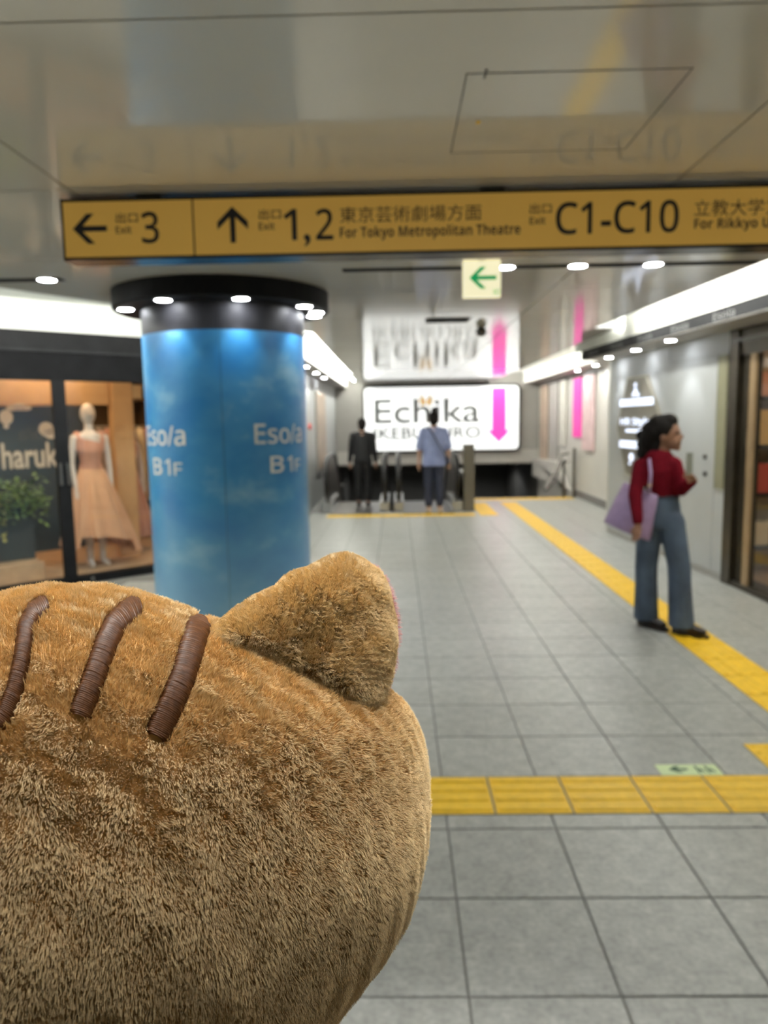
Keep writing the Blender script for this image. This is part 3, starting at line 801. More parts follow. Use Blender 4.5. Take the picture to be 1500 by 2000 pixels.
for s0, s1 in muls:
    fb(s0, s1, -0.012, 0.018, 0.075, 1.93).build('mullion', 'black_gloss', front)
for (a_, b_), (c_, d_) in zip(muls[:-1], muls[1:]):
    fb(b_, c_, 0.008, 0.016, 0.075, 1.93).build('pane', 'glass', front)
for s0, s1 in ((0.578, 0.602), (0.645, 0.669)):
    fb(s0, s1, -0.035, -0.01, 0.96, 1.165).build('handle', 'dark_steel', front)
for s_ in (0.45, 0.82):
    fb(s_ - 0.012, s_ + 0.012, -0.026, -0.018, 0.028, 0.052).build('lock_cap', 'steel', front)
wsd = MB(); fbw = lambda s0, s1, w0, w1, z0, z1: wsd.box(s0, s1, w0, w1, z0, z1, T=lambda a_, b_, c_: S(a_, b_, c_))
fb(-5.2, 4.0, 3.4, 3.46, 0, 2.3).build('wall_shop_back', 'shop_wall', kind='structure', label='warm wooden back wall inside the dress shop')
fb(-5.26, -5.2, 0, 3.46, 0, 2.3).build('wall_shop_side', 'shop_cream', kind='structure', label='cream side wall inside the dress shop')
fb(2.85, 2.9, 0.1, 3.46, 0, 2.3).build('wall_shop_end', 'shop_cream', kind='structure', label='cream end wall inside the dress shop')
fb(-5.2, 2.9, 0.12, 3.46, 2.26, 2.32).build('ceiling_shop', 'shop_cream', kind='structure', label='cream ceiling inside the dress shop')
shop_floor = fb(-5.2, 2.9, 0.1, 3.4, -0.05, 0.004).build('floor_shop', 'shop_brown', kind='structure', label='pale wooden floor of the dress shop')
pl = 0
for k in range(-12, 17):
    s0 = k * 0.18
    fb(s0 + 0.001, s0 + 0.179, 0.12, 3.4, 0.004, 0.012).build('plank', 'wood_floor', shop_floor)
# dark sign wall with the shop's name
sw = thing('shop_name_sign', 'dark grey wall with beige shop lettering, clouds and a balloon', 'wall sign', S(0.0, 1.05, 0.2))
fb(-1.6, 1.2, 1.0, 1.08, 0.2, 1.72).build('board', 'shop_panel', sw)
SW = 0.995
def sw_text(body, x0, y0, x1, y1, bold=0.0):
    (s0, z1), (s1, z0) = onshop(x0, y0, SW), onshop(x1, y1, SW)
    text(body, 'lettering', sw, 'shop_letter', lambda u, v: S(s0 + (s1 - s0) * u, SW, z0 + (z1 - z0) * v), bold)
sw_text('haruka', 1, 866, 132, 911, 0.022)
def disc_print(px, py, rpx, sy, m, parent, name):
    s_, z_ = onshop(px, py, SW); r_ = rpx * 7.6 / FPX
    mb = MB(); mb.add([S(s_ + r_ * math.cos(q), SW, z_ + sy * r_ * math.sin(q)) for q in np.linspace(0, 2 * math.pi, 20, endpoint=False)], [tuple(range(20))])
    mb.build(name, m, parent, fix=False)
for px, py, rr, sy in ((25, 797, 12, 0.45), (38, 795, 14, 0.5), (50, 797, 11, 0.45)): disc_print(px, py, rr, sy, 'shop_letter', sw, 'cloud')
for px, py, rr, sy in ((12, 815, 12, 1.2), (12, 833, 5, 0.9)): disc_print(px, py, rr, sy, 'shop_letter', sw, 'balloon')
disc_print(90, 838, 14, 1.0, 'shop_letter', sw, 'cloud')
disc_print(100, 846, 14, 0.8, 'shop_letter', sw, 'cloud')
# wooden base under the sign wall and leafy planter before it
fb(-1.6, 0.5, 0.35, 1.0, 0.012, 0.20).build('display_plinth', 'wood_floor', label='low wooden display plinth under the dark shop name wall', cat='plinth')
pt = thing('leafy_planter', 'dense green and yellow leaves trailing from a planter below the shop lettering', 'plant', S(-0.1, 0.75, 0.2))
fb(-1.2, 0.5, 0.62, 0.92, 0.2, 0.72).build('planter_box', 'planter', pt)
def leaves(n, gen, m, name, size):
    mb = MB()
    for k in range(n):
        s_, w_, z_ = gen()
        a_ = random.uniform(0, 6.28); e_ = random.uniform(-0.9, 0.6); L = size * random.uniform(0.7, 1.3)
        d = np.array([math.cos(a_) * math.cos(e_), math.sin(a_) * math.cos(e_), math.sin(e_)]); sd = np.cross(d, [0.2, 0.1, 1]); sd /= np.linalg.norm(sd)
        p = np.array(S(s_, w_, z_)); nn = np.cross(d, sd)
        mb.add([p, p + d * L * 0.5 + sd * L * 0.28 + nn * L * 0.08, p + d * L, p + d * L * 0.5 - sd * L * 0.28 + nn * L * 0.08], [(0, 1, 2), (0, 2, 3)])
    return mb.build(name, m, pt, fix=False)
leaves(1500, lambda: (random.uniform(-1.25, 0.62), random.uniform(0.48, 0.86), min(1.02, random.gauss(0.82, 0.10))), 'leaf_green', 'foliage', 0.075)['kind'] = 'stuff'
leaves(420, lambda: (random.uniform(-1.2, 0.25), random.uniform(0.48, 0.7), random.uniform(0.3, 0.85)), 'leaf_yellow', 'trailing_foliage', 0.07)['kind'] = 'stuff'
# ceiling lamps in the shop
for k, (px, w_) in enumerate(((0, 1.2), (20, 2.2), (58, 0.9), (145, 0.9), (235, 1.9))):
    s_, z_ = onshop(px, 748, w_)
    x_, y_, _ = S(s_, w_, 0)
    downlight(x_, y_, 2.26, 'warm round ceiling lamp inside the dress shop', 'warm lamps in the dress shop', r=0.075, glow='warm_lamp')
fb(-1.75, -1.68, 0.12, 3.4, 0.012, 2.26).build('wall_added_partition', 'cove_white', kind='structure', label='white partition between the dress shop and the added white bay')  # unseen white bay with lamps, added to throw light on the left ceiling
fb(-5.2, -1.75, 0.12, 3.4, 0.012, 0.02).build('floor_added_bay', 'cove_white', kind='structure', label='white floor of the added unseen bay next to the dress shop')
fb(-5.2, -1.75, 3.3, 3.38, 0.02, 2.26).build('wall_added_bay', 'cove_white', kind='structure', label='white back wall of the added unseen bay next to the dress shop')
for s_ in (-4.6, -3.9, -3.2, -2.5):
    for w_ in (0.5, 1.3, 2.4):
        x_, y_, _ = S(s_, w_, 0)
        downlight(x_, y_, 2.26, 'added bright lamp in the unseen bay next to the dress shop', 'lamps in the added bay', r=0.08, beam=60, cone=130)
for s_ in (-1.2, -0.4, 0.4, 1.2, 2.2):
    for w_ in (0.45, 2.4):
        x_, y_, _ = S(s_, w_, 0)
        downlight(x_, y_, 2.26, 'warm round ceiling lamp inside the dress shop', 'warm lamps in the dress shop', r=0.075, glow='warm_lamp')
s_, z_ = onshop(203, 752, 1.6)
x_, y_, _ = S(s_, 1.6, 0)
pd = thing('pendant_lamp', 'amber pendant lamp glowing behind the mannequin in the peach dress', 'lamp', (x_, y_, z_ - 0.05))
MB().tube([(x_, y_, z_ + 0.04), (x_, y_, 2.26)], 0.005, n=6).build('cord', 'black_matt', pd)
MB().lathe([(0.02, z_ + 0.06), (0.07, z_ + 0.035), (0.085, z_ - 0.02), (0.06, z_ - 0.05)], (x_, y_), n=18).build('shade', 'amber_lamp', pd, smooth=True)
# valance and post behind the mannequin
fb(-1.6, 1.53, 1.1, 1.16, 1.74, 2.255).build('wooden_valance', 'shop_wall', label='warm wooden valance above the dark shop name wall', cat='valance')
fb(1.55, 1.78, 1.06, 1.2, 0.012, 2.26).build('wooden_post', 'shop_wall', label='warm wooden post behind the mannequin in the peach dress', cat='post')

def mannequin(s, w, base_z, H, name, label, dress, top, flare, hem, lean=0.0, arms=True):
    t = thing(name, label, 'mannequin', S(s, w, base_z))
    k = H / 1.78
    Q = lambda ds, dw, z: np.array(S(s + ds * k, w + dw * k, base_z + z * k))
    pr = [('ell', Q(0, 0, 1.66), (0.078 * k, 0.088 * k, 0.115 * k)), ('limb', [Q(0, 0, 1.58), Q(0, 0, 1.42)], [0.043 * k, 0.05 * k]),
          ('limb', [Q(-0.13, 0, 1.40), Q(0, 0, 1.44), Q(0.13, 0, 1.40)], [0.045 * k, 0.05 * k, 0.045 * k]),
          ('limb', [Q(0, 0, 1.38), Q(0, 0, 1.22), Q(0, 0, 1.08), Q(0, 0, 0.95)], [0.115 * k, 0.115 * k, 0.09 * k, 0.115 * k], 0.8)]
    for sd in (-1, 1):
        pr.append(('limb', [Q(sd * 0.165, 0, 1.40), Q(sd * 0.20, 0.01, 1.14), Q(sd * 0.195, -0.04, 0.92)], [0.042 * k, 0.034 * k, 0.025 * k]))
        pr.append(('limb', [Q(sd * 0.195, -0.04, 0.92), Q(sd * 0.19, -0.06, 0.82)], [0.026 * k, 0.016 * k]))
        for f_ in range(4): pr.append(('limb', [Q(sd * 0.19 + (f_ - 1.5) * 0.012, -0.06, 0.83), Q(sd * 0.188 + (f_ - 1.5) * 0.013, -0.075, 0.75 + 0.008 * abs(f_ - 1.5))], [0.009, 0.007]))
        pr.append(('limb', [Q(sd * 0.08, 0, 0.92), Q(sd * 0.075, -0.01, 0.5), Q(sd * 0.07, 0.0, 0.1)], [0.085 * k, 0.055 * k, 0.035 * k]))
        pr.append(('limb', [Q(sd * 0.07, 0.01, 0.07), Q(sd * 0.085, -0.12, 0.025)], [0.036 * k, 0.025 * k]))
    pr.append(('ell', Q(0, -0.085, 1.655), (0.014, 0.016, 0.02)))
    blob(pr, 'body', 'mannequin', t, 0.011, 5)
    # dress: fitted top, gathered skirt with folds, higher hem in front
    rings = []; n = 96
    prof = [(0.92, 0), (1.0, 0.02), (1.1, 0.09), (1.4, 0.35), (1.75, 0.65), (2.0, 1.0)]
    for g in np.linspace(0, 1, 26):
        ring = []
        for q in np.linspace(0, 2 * math.pi, n, endpoint=False):
            fold = (0.5 + 0.5 * math.sin(q * 11 + 0.8 * math.sin(q * 3))) ** 1.4
            r = 0.105 + flare * (g ** 0.85) * (1 - 0.28 * fold * min(1, g * 3))
            zb = 1.09 + (hem(q) - 1.09) * g
            ring.append(Q(r * math.cos(q) * 1.12 + lean * g, r * math.sin(q) * 0.82 - 0.0, zb))
        rings.append(ring)
    MB().loft(rings, False).build('skirt', dress, t, smooth=True)
    pr = [('limb', [Q(0, 0, 1.34), Q(0, -0.005, 1.26), Q(0, 0, 1.16), Q(0, 0, 1.06)], [0.118 * k, 0.13 * k, 0.112 * k, 0.108 * k], 0.86)]
    for sd in (-1, 1): pr.append(('limb', [Q(sd * 0.10, -0.02, 1.28), Q(sd * 0.12, -0.02, 1.38), Q(sd * 0.125, 0.01, 1.44)], [0.05 * k, 0.042 * k, 0.04 * k]))
    blob(pr, 'bodice', top, t, 0.012, 3)
    rr = [[Q(0.124 * math.cos(q), 0.10 * math.sin(q), z) for q in np.linspace(0, 2 * math.pi, 32, endpoint=False)] for z in (1.05, 1.12)]
    MB().loft(rr, False).build('waistband', top, t, smooth=True)
    return t
mannequin(1.165, 0.78, 0.012, 1.74, 'mannequin', 'pale mannequin in a sleeveless peach maxi dress behind the shop glass', 'peach_dress', 'peach_top',
          0.30, lambda q: 0.22 - 0.10 * math.cos(q) * (1 if math.cos(q) > 0 else 0.3) + (0.12 if math.sin(q) < -0.75 else 0.0) , lean=0.06)
mannequin(1.83, 1.45, 0.012, 1.6, 'mannequin', 'mannequin in a rose pink dress standing deeper in the dress shop', 'rose_dress', 'rose_dress', 0.17, lambda q: 0.2, lean=0.05)
# shelf with boxes and rail of garments at the back
sh = thing('display_shelf', 'dark wooden shelving on the back wall of the dress shop', 'shelf', S(2.35, 3.15, 0.012))
for z in (0.5, 1.45, 1.85): fb(1.8, 2.84, 2.95, 3.39, z, z + 0.03).build('shelf_board', 'shop_brown', sh)
for s_ in (1.8, 2.81): fb(s_, s_ + 0.03, 2.95, 3.39, 0.012, 2.2).build('side_panel', 'shop_brown', sh)
fb(1.83, 2.81, 3.36, 3.395, 0.012, 2.2).build('back_panel', 'shop_brown', sh)
for k in range(6):
    s_ = 1.86 + 0.155 * k; hgt = 0.14 + 0.05 * ((k * 5) % 3)
    bx_ = thing('storage_box', 'cream storage box on the dark shelving of the dress shop', 'box', S(s_ + 0.06, 3.15, 1.88), 'cream boxes on the shop shelf')
    fb(s_, s_ + 0.13, 3.02, 3.3, 1.88, 1.88 + hgt).build('box_body', 'shop_cream', bx_); fb(s_ - 0.004, s_ + 0.134, 3.016, 3.304, 1.88 + hgt - 0.03, 1.88 + hgt + 0.006).build('lid', 'shop_cream', bx_)
rail = thing('clothes_rail', 'steel clothes rail behind the rose pink dress', 'rail', S(2.3, 2.3, 0.012))
MB().tube([S(1.75, 2.3, 0.012), S(1.75, 2.3, 1.5), S(2.8, 2.3, 1.5), S(2.8, 2.3, 0.012)], 0.014, n=8).build('rail_frame', 'steel', rail)
for k in range(9):
    s_ = 1.84 + 0.105 * k; mm = ['garment_grey', 'rose_dress', 'garment_red', 'peach_dress', 'garment_grey', 'shop_cream', 'rose_dress', 'garment_red', 'garment_grey'][k]
    rings = []
    for z, hw, th in ((1.47, 0.03, 0.012), (1.43, 0.15, 0.022), (1.3, 0.2, 0.03), (0.9, 0.19, 0.035), (0.55, 0.23, 0.04)):
        rings.append([S(s_ + th * math.sin(q), 2.3 + hw * math.cos(q), z + 0.02 * math.sin(q * 3)) for q in np.linspace(0, 2 * math.pi, 16, endpoint=False)])
    names = {'garment_grey': 'grey', 'rose_dress': 'rose', 'garment_red': 'dark red', 'peach_dress': 'peach', 'shop_cream': 'cream'}
    g = MB().loft(rings).build('hanging_dress', mm, smooth=True, label=names[mm] + ' dress hanging on the clothes rail in the dress shop', cat='dress', group='garments on the shop rail ' + names[mm])

# ------------------------------------------------------------------ shop entrance on the right, bronze frame
ent = thing('shop_entrance', 'bronze framed glass shop entrance next to the olive board', 'entrance', (wx(5.5), 5.5, 0))
def wbar(y0, y1, o0, o1, z0, z1):
    mb = MB(); return mb.add([(wx(y) + o, y, z) for z in (z0, z1) for y in (y0, y1) for o in (o0, o1)],
                             [(0, 1, 3, 2), (4, 6, 7, 5), (0, 4, 5, 1), (2, 3, 7, 6), (0, 2, 6, 4), (1, 5, 7, 3)])
wbar(6.50, 6.65, -0.01, 0.03, 0, 2.247).build('jamb', 'bronze', ent)
wbar(6.40, 6.50, 0.03, 0.05, 0, 2.1).build('post', 'bronze', ent)
wbar(6.24, 6.335, 0.01, 0.035, 0.05, 2.02).build('post', 'bronze_light', ent)
wbar(6.335, 6.40, 0.045, 0.06, 0.05, 2.02).build('post', 'bronze', ent)
wbar(6.20, 6.24, 0.03, 0.045, 0.05, 2.02).build('post', 'bronze', ent)
wbar(3.4, 6.5, 0.01, 0.05, 2.02, 2.247).build('header', 'bronze', ent)
wbar(3.4, 6.6, -0.01, 0.03, 2.135, 2.165).build('header_rail', 'dark_steel', ent)
wbar(3.4, 6.5, 0.0, 0.2, 0.0, 0.05).build('bottom_track', 'bronze', ent)
wbar(4.9, 6.20, 0.035, 0.042, 0.05, 2.02).build('pane', 'glass', ent)
wbar(4.8, 4.9, 0.03, 0.12, 0.05, 2.02).build('post', 'bronze', ent)
wbar(3.4, 4.8, 0.035, 0.042, 0.05, 2.02).build('pane', 'glass', ent)
MB().box(3.2, 5.6, 3.35, 3.4, 0, SOF).box(3.2, 5.6, 7.3, 7.36, 0, SOF).box(5.6, 5.66, 3.35, 7.36, 0, SOF).build('wall_shop_right', 'shop_cream', kind='structure', label='cream walls inside the bronze framed shop')
MB().box(3.08, 5.6, 3.35, 7.36, -0.05, 0.0).build('floor_shop_right', 'wood_floor', kind='structure', label='wooden floor inside the bronze framed shop')
MB().box(3.1, 5.6, 3.35, 7.36, 2.3, 2.36).build('ceiling_shop_right', 'shop_cream', kind='structure', label='ceiling inside the bronze framed shop')
for x, y in ((3.6, 5.0), (3.6, 6.3), (4.6, 5.0), (4.6, 6.3)):
    downlight(x, y, 2.3, 'warm ceiling lamp inside the bronze framed shop', 'warm lamps behind the bronze entrance', r=0.07, glow='warm_lamp')
us = thing('product_shelf', 'tall dark product shelf inside the bronze framed shop', 'shelf', (4.0, 7.1, 0))
for z in (0.25, 0.75, 1.2, 1.65): MB().box(3.3, 4.9, 6.9, 7.28, z, z + 0.03).build('shelf_board', 'charcoal', us)
for x in (3.28, 4.9): MB().box(x, x + 0.03, 6.9, 7.28, 0, 2.1).build('side_panel', 'charcoal', us)
pn = {'product_a': 'red', 'product_b': 'pink', 'product_c': 'amber', 'product_d': 'cream'}
for r_, z in enumerate((0.28, 0.78, 1.23, 1.68)):
    for k in range(7):
        mm = ['product_d', 'product_b', 'product_c', 'product_a'][(k + r_ * 3) % 4]; hgt = 0.22 + 0.05 * ((k * 3 + r_) % 3); x = 3.34 + 0.22 * k
        pk = thing('gift_box', pn[mm] + ' gift box on the dark product shelf behind the bronze entrance', 'box', (x + 0.09, 7.05, z), pn[mm] + ' gift boxes')
        MB().box(x, x + 0.17, 6.95, 7.15, z, z + hgt).build('carton', mm, pk); MB().box(x - 0.003, x + 0.173, 6.947, 7.153, z + hgt - 0.05, z + hgt + 0.004).build('lid', 'product_d' if k % 2 else mm, pk)

# ------------------------------------------------------------------ taupe hexagonal wall sign with lit letters
def onwall(px, py):
    d = ray(px, py); t = (2.95 + 0.058 * 6.65 - 0.03) / (d[0] + 0.058 * d[1]); return CAM + t * d
hs = thing('hexagon_sign', 'taupe elongated hexagon wall sign with glowing white letters behind the woman in red', 'sign', onwall(1240, 930))
hp = [onwall(*q) for q in ((1226, 738), (1262, 731), (1300, 845), (1268, 955), (1222, 925), (1205, 835))]
mb = MB(); n = len(hp)
mb.add([tuple(p) for p in hp] + [(p[0] + 0.028, p[1], p[2]) for p in hp], [tuple(range(n)), tuple(range(2 * n - 1, n - 1, -1))] + [(i, (i + 1) % n, n + (i + 1) % n, n + i) for i in range(n)])
mb.build('plate', 'hex_taupe', hs)
mb = MB()
for i in range(n):
    a_, c_ = hp[i], hp[(i + 1) % n]; k_ = np.array(sum(hp) / n); ai, ci = a_ + (k_ - a_) * 0.03, c_ + (k_ - c_) * 0.03
    mb.add([(a_[0] - 0.004, *a_[1:]), (c_[0] - 0.004, *c_[1:]), (ci[0] - 0.004, *ci[1:]), (ai[0] - 0.004, *ai[1:])], [(0, 1, 2, 3)])
mb.build('edge_strip', 'hex_edge', hs, fix=False)
def wall_rect(x0, y0, x1, y1, name, m):
    a_, c_ = onwall(x0, y0), onwall(x1, y1)
    z0, z1 = sorted((a_[2], onwall(x0, y1)[2]))
    mb = MB(); mb.add([(p[0] - o, p[1], z) for z in (z0, z1) for p in (a_, c_) for o in (0.0, 0.014)], [(0, 1, 3, 2), (4, 6, 7, 5), (0, 4, 5, 1), (2, 3, 7, 6), (0, 2, 6, 4), (1, 5, 7, 3)])
    mb.build(name, m, hs)
wall_rect(1213, 781, 1276, 794, 'glowing_bar', 'letter_glow'); wall_rect(1212, 860, 1256, 873, 'glowing_bar', 'letter_glow')
def wall_text(body, x0, y0, x1, y1, bold=0.0):
    a_, c_ = onwall(x0, y1), onwall(x1, y1); zt = onwall(x0, y0)[2]; zb = a_[2]
    text(body, 'glowing_letter', hs, 'letter_glow', lambda u, v: (a_[0] + (c_[0] - a_[0]) * u - 0.012, a_[1] + (c_[1] - a_[1]) * u, zb + (zt - zb) * v), bold)
wall_text(sans('HR Style'), 1213, 816, 1272, 834, 0.03)
wall_rect(1224, 838, 1264, 844, 'glowing_bar', 'letter_glow')
cpt = [onwall(*q) for q in ((1242, 746), (1252, 772), (1236, 774), (1244, 760))]
for k, (px, py, rr) in enumerate(((1242, 752, 0.05), (1242, 764, 0.07), (1238, 771, 0.05), (1247, 771, 0.05), (1234, 893, 0.09), (1231, 905, 0.035))):
    p = onwall(px, py); MB().ell((p[0] - 0.008, p[1], p[2]), (0.008, rr * 0.9, rr * 0.55), n=12, m=6).build('glowing_emblem', 'letter_glow', hs)

# ------------------------------------------------------------------ big light box on the end wall
BY = ENDY - 0.16
def onbox(px, py): return at(px, py, Y=BY)
bx0, bx1 = onbox(712, 818)[0], onbox(1013, 818)[0]; bz1, bz0 = onbox(862, 755)[2], onbox(862, 879)[2]
lb = thing('light_box', 'large glowing white light box with grey lettering and a pink arrow over the stairs', 'light box', ((bx0 + bx1) / 2, BY + 0.08, bz0))
def rrect(x0, x1, z0, z1, r, n=6):
    pts = []
    for cx_, cz_, a_ in ((x1 - r, z1 - r, 0), (x0 + r, z1 - r, 1), (x0 + r, z0 + r, 2), (x1 - r, z0 + r, 3)):
        for k in range(n + 1):
            q = (a_ + k / n) * math.pi / 2; pts.append((cx_ + r * math.cos(q), cz_ + r * math.sin(q)))
    return pts
MB().prism(rrect(bx0 - 0.045, bx1 + 0.045, bz0 - 0.045, bz1 + 0.045, 0.14), 0, 1, T=lambda a_, b_, c_: (a_, BY + 0.155 * c_, b_)).build('frame', 'black_gloss', lb)
MB().prism(rrect(bx0, bx1, bz0, bz1, 0.11), 0, 1, T=lambda a_, b_, c_: (a_, BY - 0.012 + 0.011 * c_, b_)).build('face', 'box_face', lb)
def box_text(body, x0, y0, x1, y1, bold=0.0):
    a_, c_ = onbox(x0, y1), onbox(x1, y1); zt = onbox((x0 + x1) / 2, y0)[2]; zb = onbox((x0 + x1) / 2, y1)[2]
    text(body, 'lettering', lb, 'box_grey', lambda u, v: (a_[0] + (c_[0] - a_[0]) * u, BY - 0.015, zb + (zt - zb) * v), bold)
box_text('Echika', 732, 779, 937, 826, 0.006)
box_text('IKEBUKURO', 731, 834, 938, 857, 0.012)
ax = [onbox(q, 800)[0] for q in (950, 961, 988, 998)]; zz = [onbox(975, q)[2] for q in (757, 838, 852, 862)]
mb = MB(); yy = BY - 0.016
mb.add([(ax[1], yy, zz[0]), (ax[2], yy, zz[0]), (ax[2], yy, zz[2]), (ax[1], yy, zz[2])], [(0, 1, 2, 3)])
mb.add([(ax[0], yy - .001, zz[1]), ((ax[1] + ax[2]) / 2, yy - .001, zz[3] - 0.02), (ax[3], yy - .001, zz[1]), (ax[2], yy - .001, zz[1] - 0.03), (ax[1], yy - .001, zz[1] - 0.03)], [(0, 4, 1), (4, 3, 1), (3, 2, 1)])
mb.build('pink_arrow', 'box_pink', lb, fix=False)
mb = MB(); c0 = onbox(832, 787)      # golden winged ornament on the i
for sgn in (-1, 1):
    for an, L in ((0.9, 0.26), (0.35, 0.22), (-0.35, 0.16)):
        d = np.array([sgn * math.cos(an), 0, math.sin(an)]); n_ = np.array([-d[2], 0, d[0]])
        o_ = np.array([c0[0], BY - 0.02, c0[2]])
        mb.add([o_, o_ + d * L * 0.5 + n_ * 0.05, o_ + d * L, o_ + d * L * 0.5 - n_ * 0.05], [(0, 1, 2, 3)])
mb.build('gold_ornament', 'box_gold', lb, fix=False)

# banners and posters on far walls
def bannerX(X, px0, px1, py0, py1, name, m, label, cat='banner', th=0.03):
    a_, c_ = at(px0, py0, X=X), at(px1, py0, X=X); zb = at((px0 + px1) / 2, py1, X=X)[2]; zt = (a_[2] + c_[2]) / 2
    y0, y1 = sorted((a_[1], c_[1])); sg = -1 if X > 0 else 1
    t = thing(name, label, cat, (X, (y0 + y1) / 2, zb))
    MB().box(X, X + sg * th, y0, y1, zb, zt).build('sheet', m, t)
    MB().box(X, X + sg * (th + 0.01), y0 - 0.02, y1 + 0.02, zt, zt + 0.03).build('top_rail', 'seam_grey', t)
    return t
bannerX(3.49, 1123, 1138, 738, 854, 'hanging_banner', 'pink_cloth', 'hot pink vertical banner on the wall beside the stairs')
bannerX(3.49, 1096, 1108, 742, 869, 'hanging_banner', 'cream_cloth', 'white vertical banner on the wall beside the stairs')
bannerX(3.49, 1058, 1072, 753, 905, 'wall_poster', 'tan_panel', 'tan poster panel on the far wall by the light box', 'poster')
bannerX(3.49, 1141, 1164, 733, 880, 'wall_poster', 'pale_pink', 'pale pink wall panel beside the hot pink banner', 'poster')
bannerX(3.49, 1076, 1092, 748, 900, 'wall_poster', 'wall_grey', 'grey wall panel between the white banner and the tan poster', 'poster')
def bannerL(y0, y1, z0, z1, m, name, label, cat):
    t = thing(name, label, cat, (-1.5, (y0 + y1) / 2, z0))
    MB().box(-1.5, -1.46, y0, y1, z0, z1).build('case', 'wall_grey', t); MB().box(-1.465, -1.452, y0 + 0.03, y1 - 0.03, z0 + 0.03, z1 - 0.03).build('sheet', m, t)
bannerL(9.6, 10.6, 0.9, 2.1, 'poster_dark', 'wall_poster', 'dark framed poster on the white wall behind the blue column', 'poster')
bannerL(10.9, 11.3, 1.0, 1.5, 'poster_face', 'wall_poster', 'small glowing white notice on the wall behind the blue column', 'poster')
bannerL(13.6, 15.2, 0.6, 2.1, 'tan_panel', 'wall_poster', 'tall tan poster on the white wall above the escalators', 'poster')
fa = thing('fire_alarm', 'small red alarm on the white wall near the escalators', 'alarm', (-1.5, 12.6, 1.40))
MB().tube([(-1.5, 12.6, 1.44), (-1.46, 12.6, 1.44)], 0.05, n=16).build('body', 'red_mark', fa)

# ------------------------------------------------------------------ escalators, stair and rails
def escalator(x0, x1, y0, label):
    t = thing('escalator', label, 'escalator', ((x0 + x1) / 2, y0, 0))
    slope = 0.577
    zf = lambda y: 0.0 if y < y0 + 1.3 else -(y - y0 - 1.3) * slope
    MB().box(x0 + 0.16, x1 - 0.16, y0 - 0.75, y0 + 0.75, -0.02, 0.012).build('comb_plate', 'dark_steel', t)
    for k in range(14):
        yy = y0 + 0.75 + 0.4 * k; MB().box(x0 + 0.17, x1 - 0.17, yy, yy + 0.395, zf(yy) - 0.25, zf(yy + 0.2) - 0.005).build('step', 'dark_steel', t)
    for sx_ in (x0 + 0.08, x1 - 0.08):
        pth = [(sx_, y0 - 0.05, 0.18), (sx_, y0 - 0.3, 0.3), (sx_, y0 - 0.42, 0.55), (sx_, y0 - 0.32, 0.82), (sx_, y0 - 0.05, 0.92)] + [(sx_, y, zf(y) + 0.92) for y in np.linspace(y0 + 0.3, y0 + 6.0, 16)]
        MB().tube(pth, 0.042, n=8, flat=0.7).build('handrail', 'rubber', t, smooth=True)
        pl_ = [(y0 - 0.34, 0.28), (y0 - 0.38, 0.55), (y0 - 0.28, 0.80), (y0, 0.88), (y0 + 1.3, 0.88), (y0 + 5.9, zf(y0 + 5.9) + 0.88), (y0 + 5.9, zf(y0 + 5.9) + 0.1), (y0 + 1.3, 0.1), (y0 - 0.3, 0.1)]
        MB().prism(pl_, sx_ - 0.008, sx_ + 0.008, T=lambda a_, b_, c_: (c_, a_, b_)).build('balustrade', 'dark_steel', t)
        pl_ = [(y0 - 0.42, 0.0), (y0 - 0.42, 0.16), (y0 + 1.3, 0.16), (y0 + 5.9, zf(y0 + 5.9) + 0.16), (y0 + 5.9, zf(y0 + 5.9) - 0.3), (y0 + 1.3, -0.3), (y0, -0.02)]
        MB().prism(pl_, sx_ - 0.08, sx_ + 0.08, T=lambda a_, b_, c_: (c_, a_, b_)).build('skirt_panel', 'steel', t)
escalator(-1.28, -0.14, 12.7, 'escalator carrying the person in black, next to the white wall')
escalator(-0.06, 1.09, 12.7, 'escalator in front of the person in pale blue, next to the brown post')
ps = thing('barrier_post', 'square brown post at the corner of the escalator opening', 'post', (1.20, 12.35, 0))
MB().box(1.11, 1.285, 12.25, 12.5, 0, 1.09).build('post_body', 'post_brown', ps); MB().box(1.10, 1.295, 12.24, 12.51, 1.09, 1.105).build('cap', 'dark_steel', ps)
pr_ = thing('parapet', 'low brown barrier wall between the escalators and the stairs', 'barrier', (1.2, 15.0, 0))
MB().box(1.12, 1.22, 12.52, ENDY, -0.02, 0.55).build('panel', 'post_brown', pr_); MB().tube([(1.17, 12.53, 0.58), (1.17, ENDY, 0.58)], 0.03, n=8).build('rail', 'steel', pr_)
stair = thing('staircase', 'wide dark staircase going down under the light box', 'stairs', (2.3, 14.3, 0))
for k in range(13):
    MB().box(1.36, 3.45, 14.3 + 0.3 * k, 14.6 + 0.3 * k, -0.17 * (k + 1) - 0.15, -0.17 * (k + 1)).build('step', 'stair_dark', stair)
MB().prism([(14.35, 0.0), (14.35, 0.12), (ENDY, 0.12), (ENDY, 0.55), (15.6, 0.62), (14.35, 0.0)][:5], 3.35, 3.46, T=lambda a_, b_, c_: (c_, a_, b_)).build('side_wall', 'wall_warm', stair)
hr = thing('handrail', 'dark double stair handrail beside the white banner', 'rail', (3.3, 14.3, 0))
for o in (0, 0.16):
    MB().tube([(2.88, 14.3, 0.06 - o * 0.2 + 0.1), (3.1, 14.5, 0.45 - o), (3.28, 14.7, 0.80 - o), (3.42, 14.75, 0.82 - o)], 0.022, n=8).build('rail_bar', 'dark_steel', hr)
for x, z1_ in ((3.22, 0.72), (3.42, 0.95)):
    MB().tube([(x, 14.25, 0), (x, 14.25, z1_)], 0.03, n=10).build('post', 'dark_steel', hr)

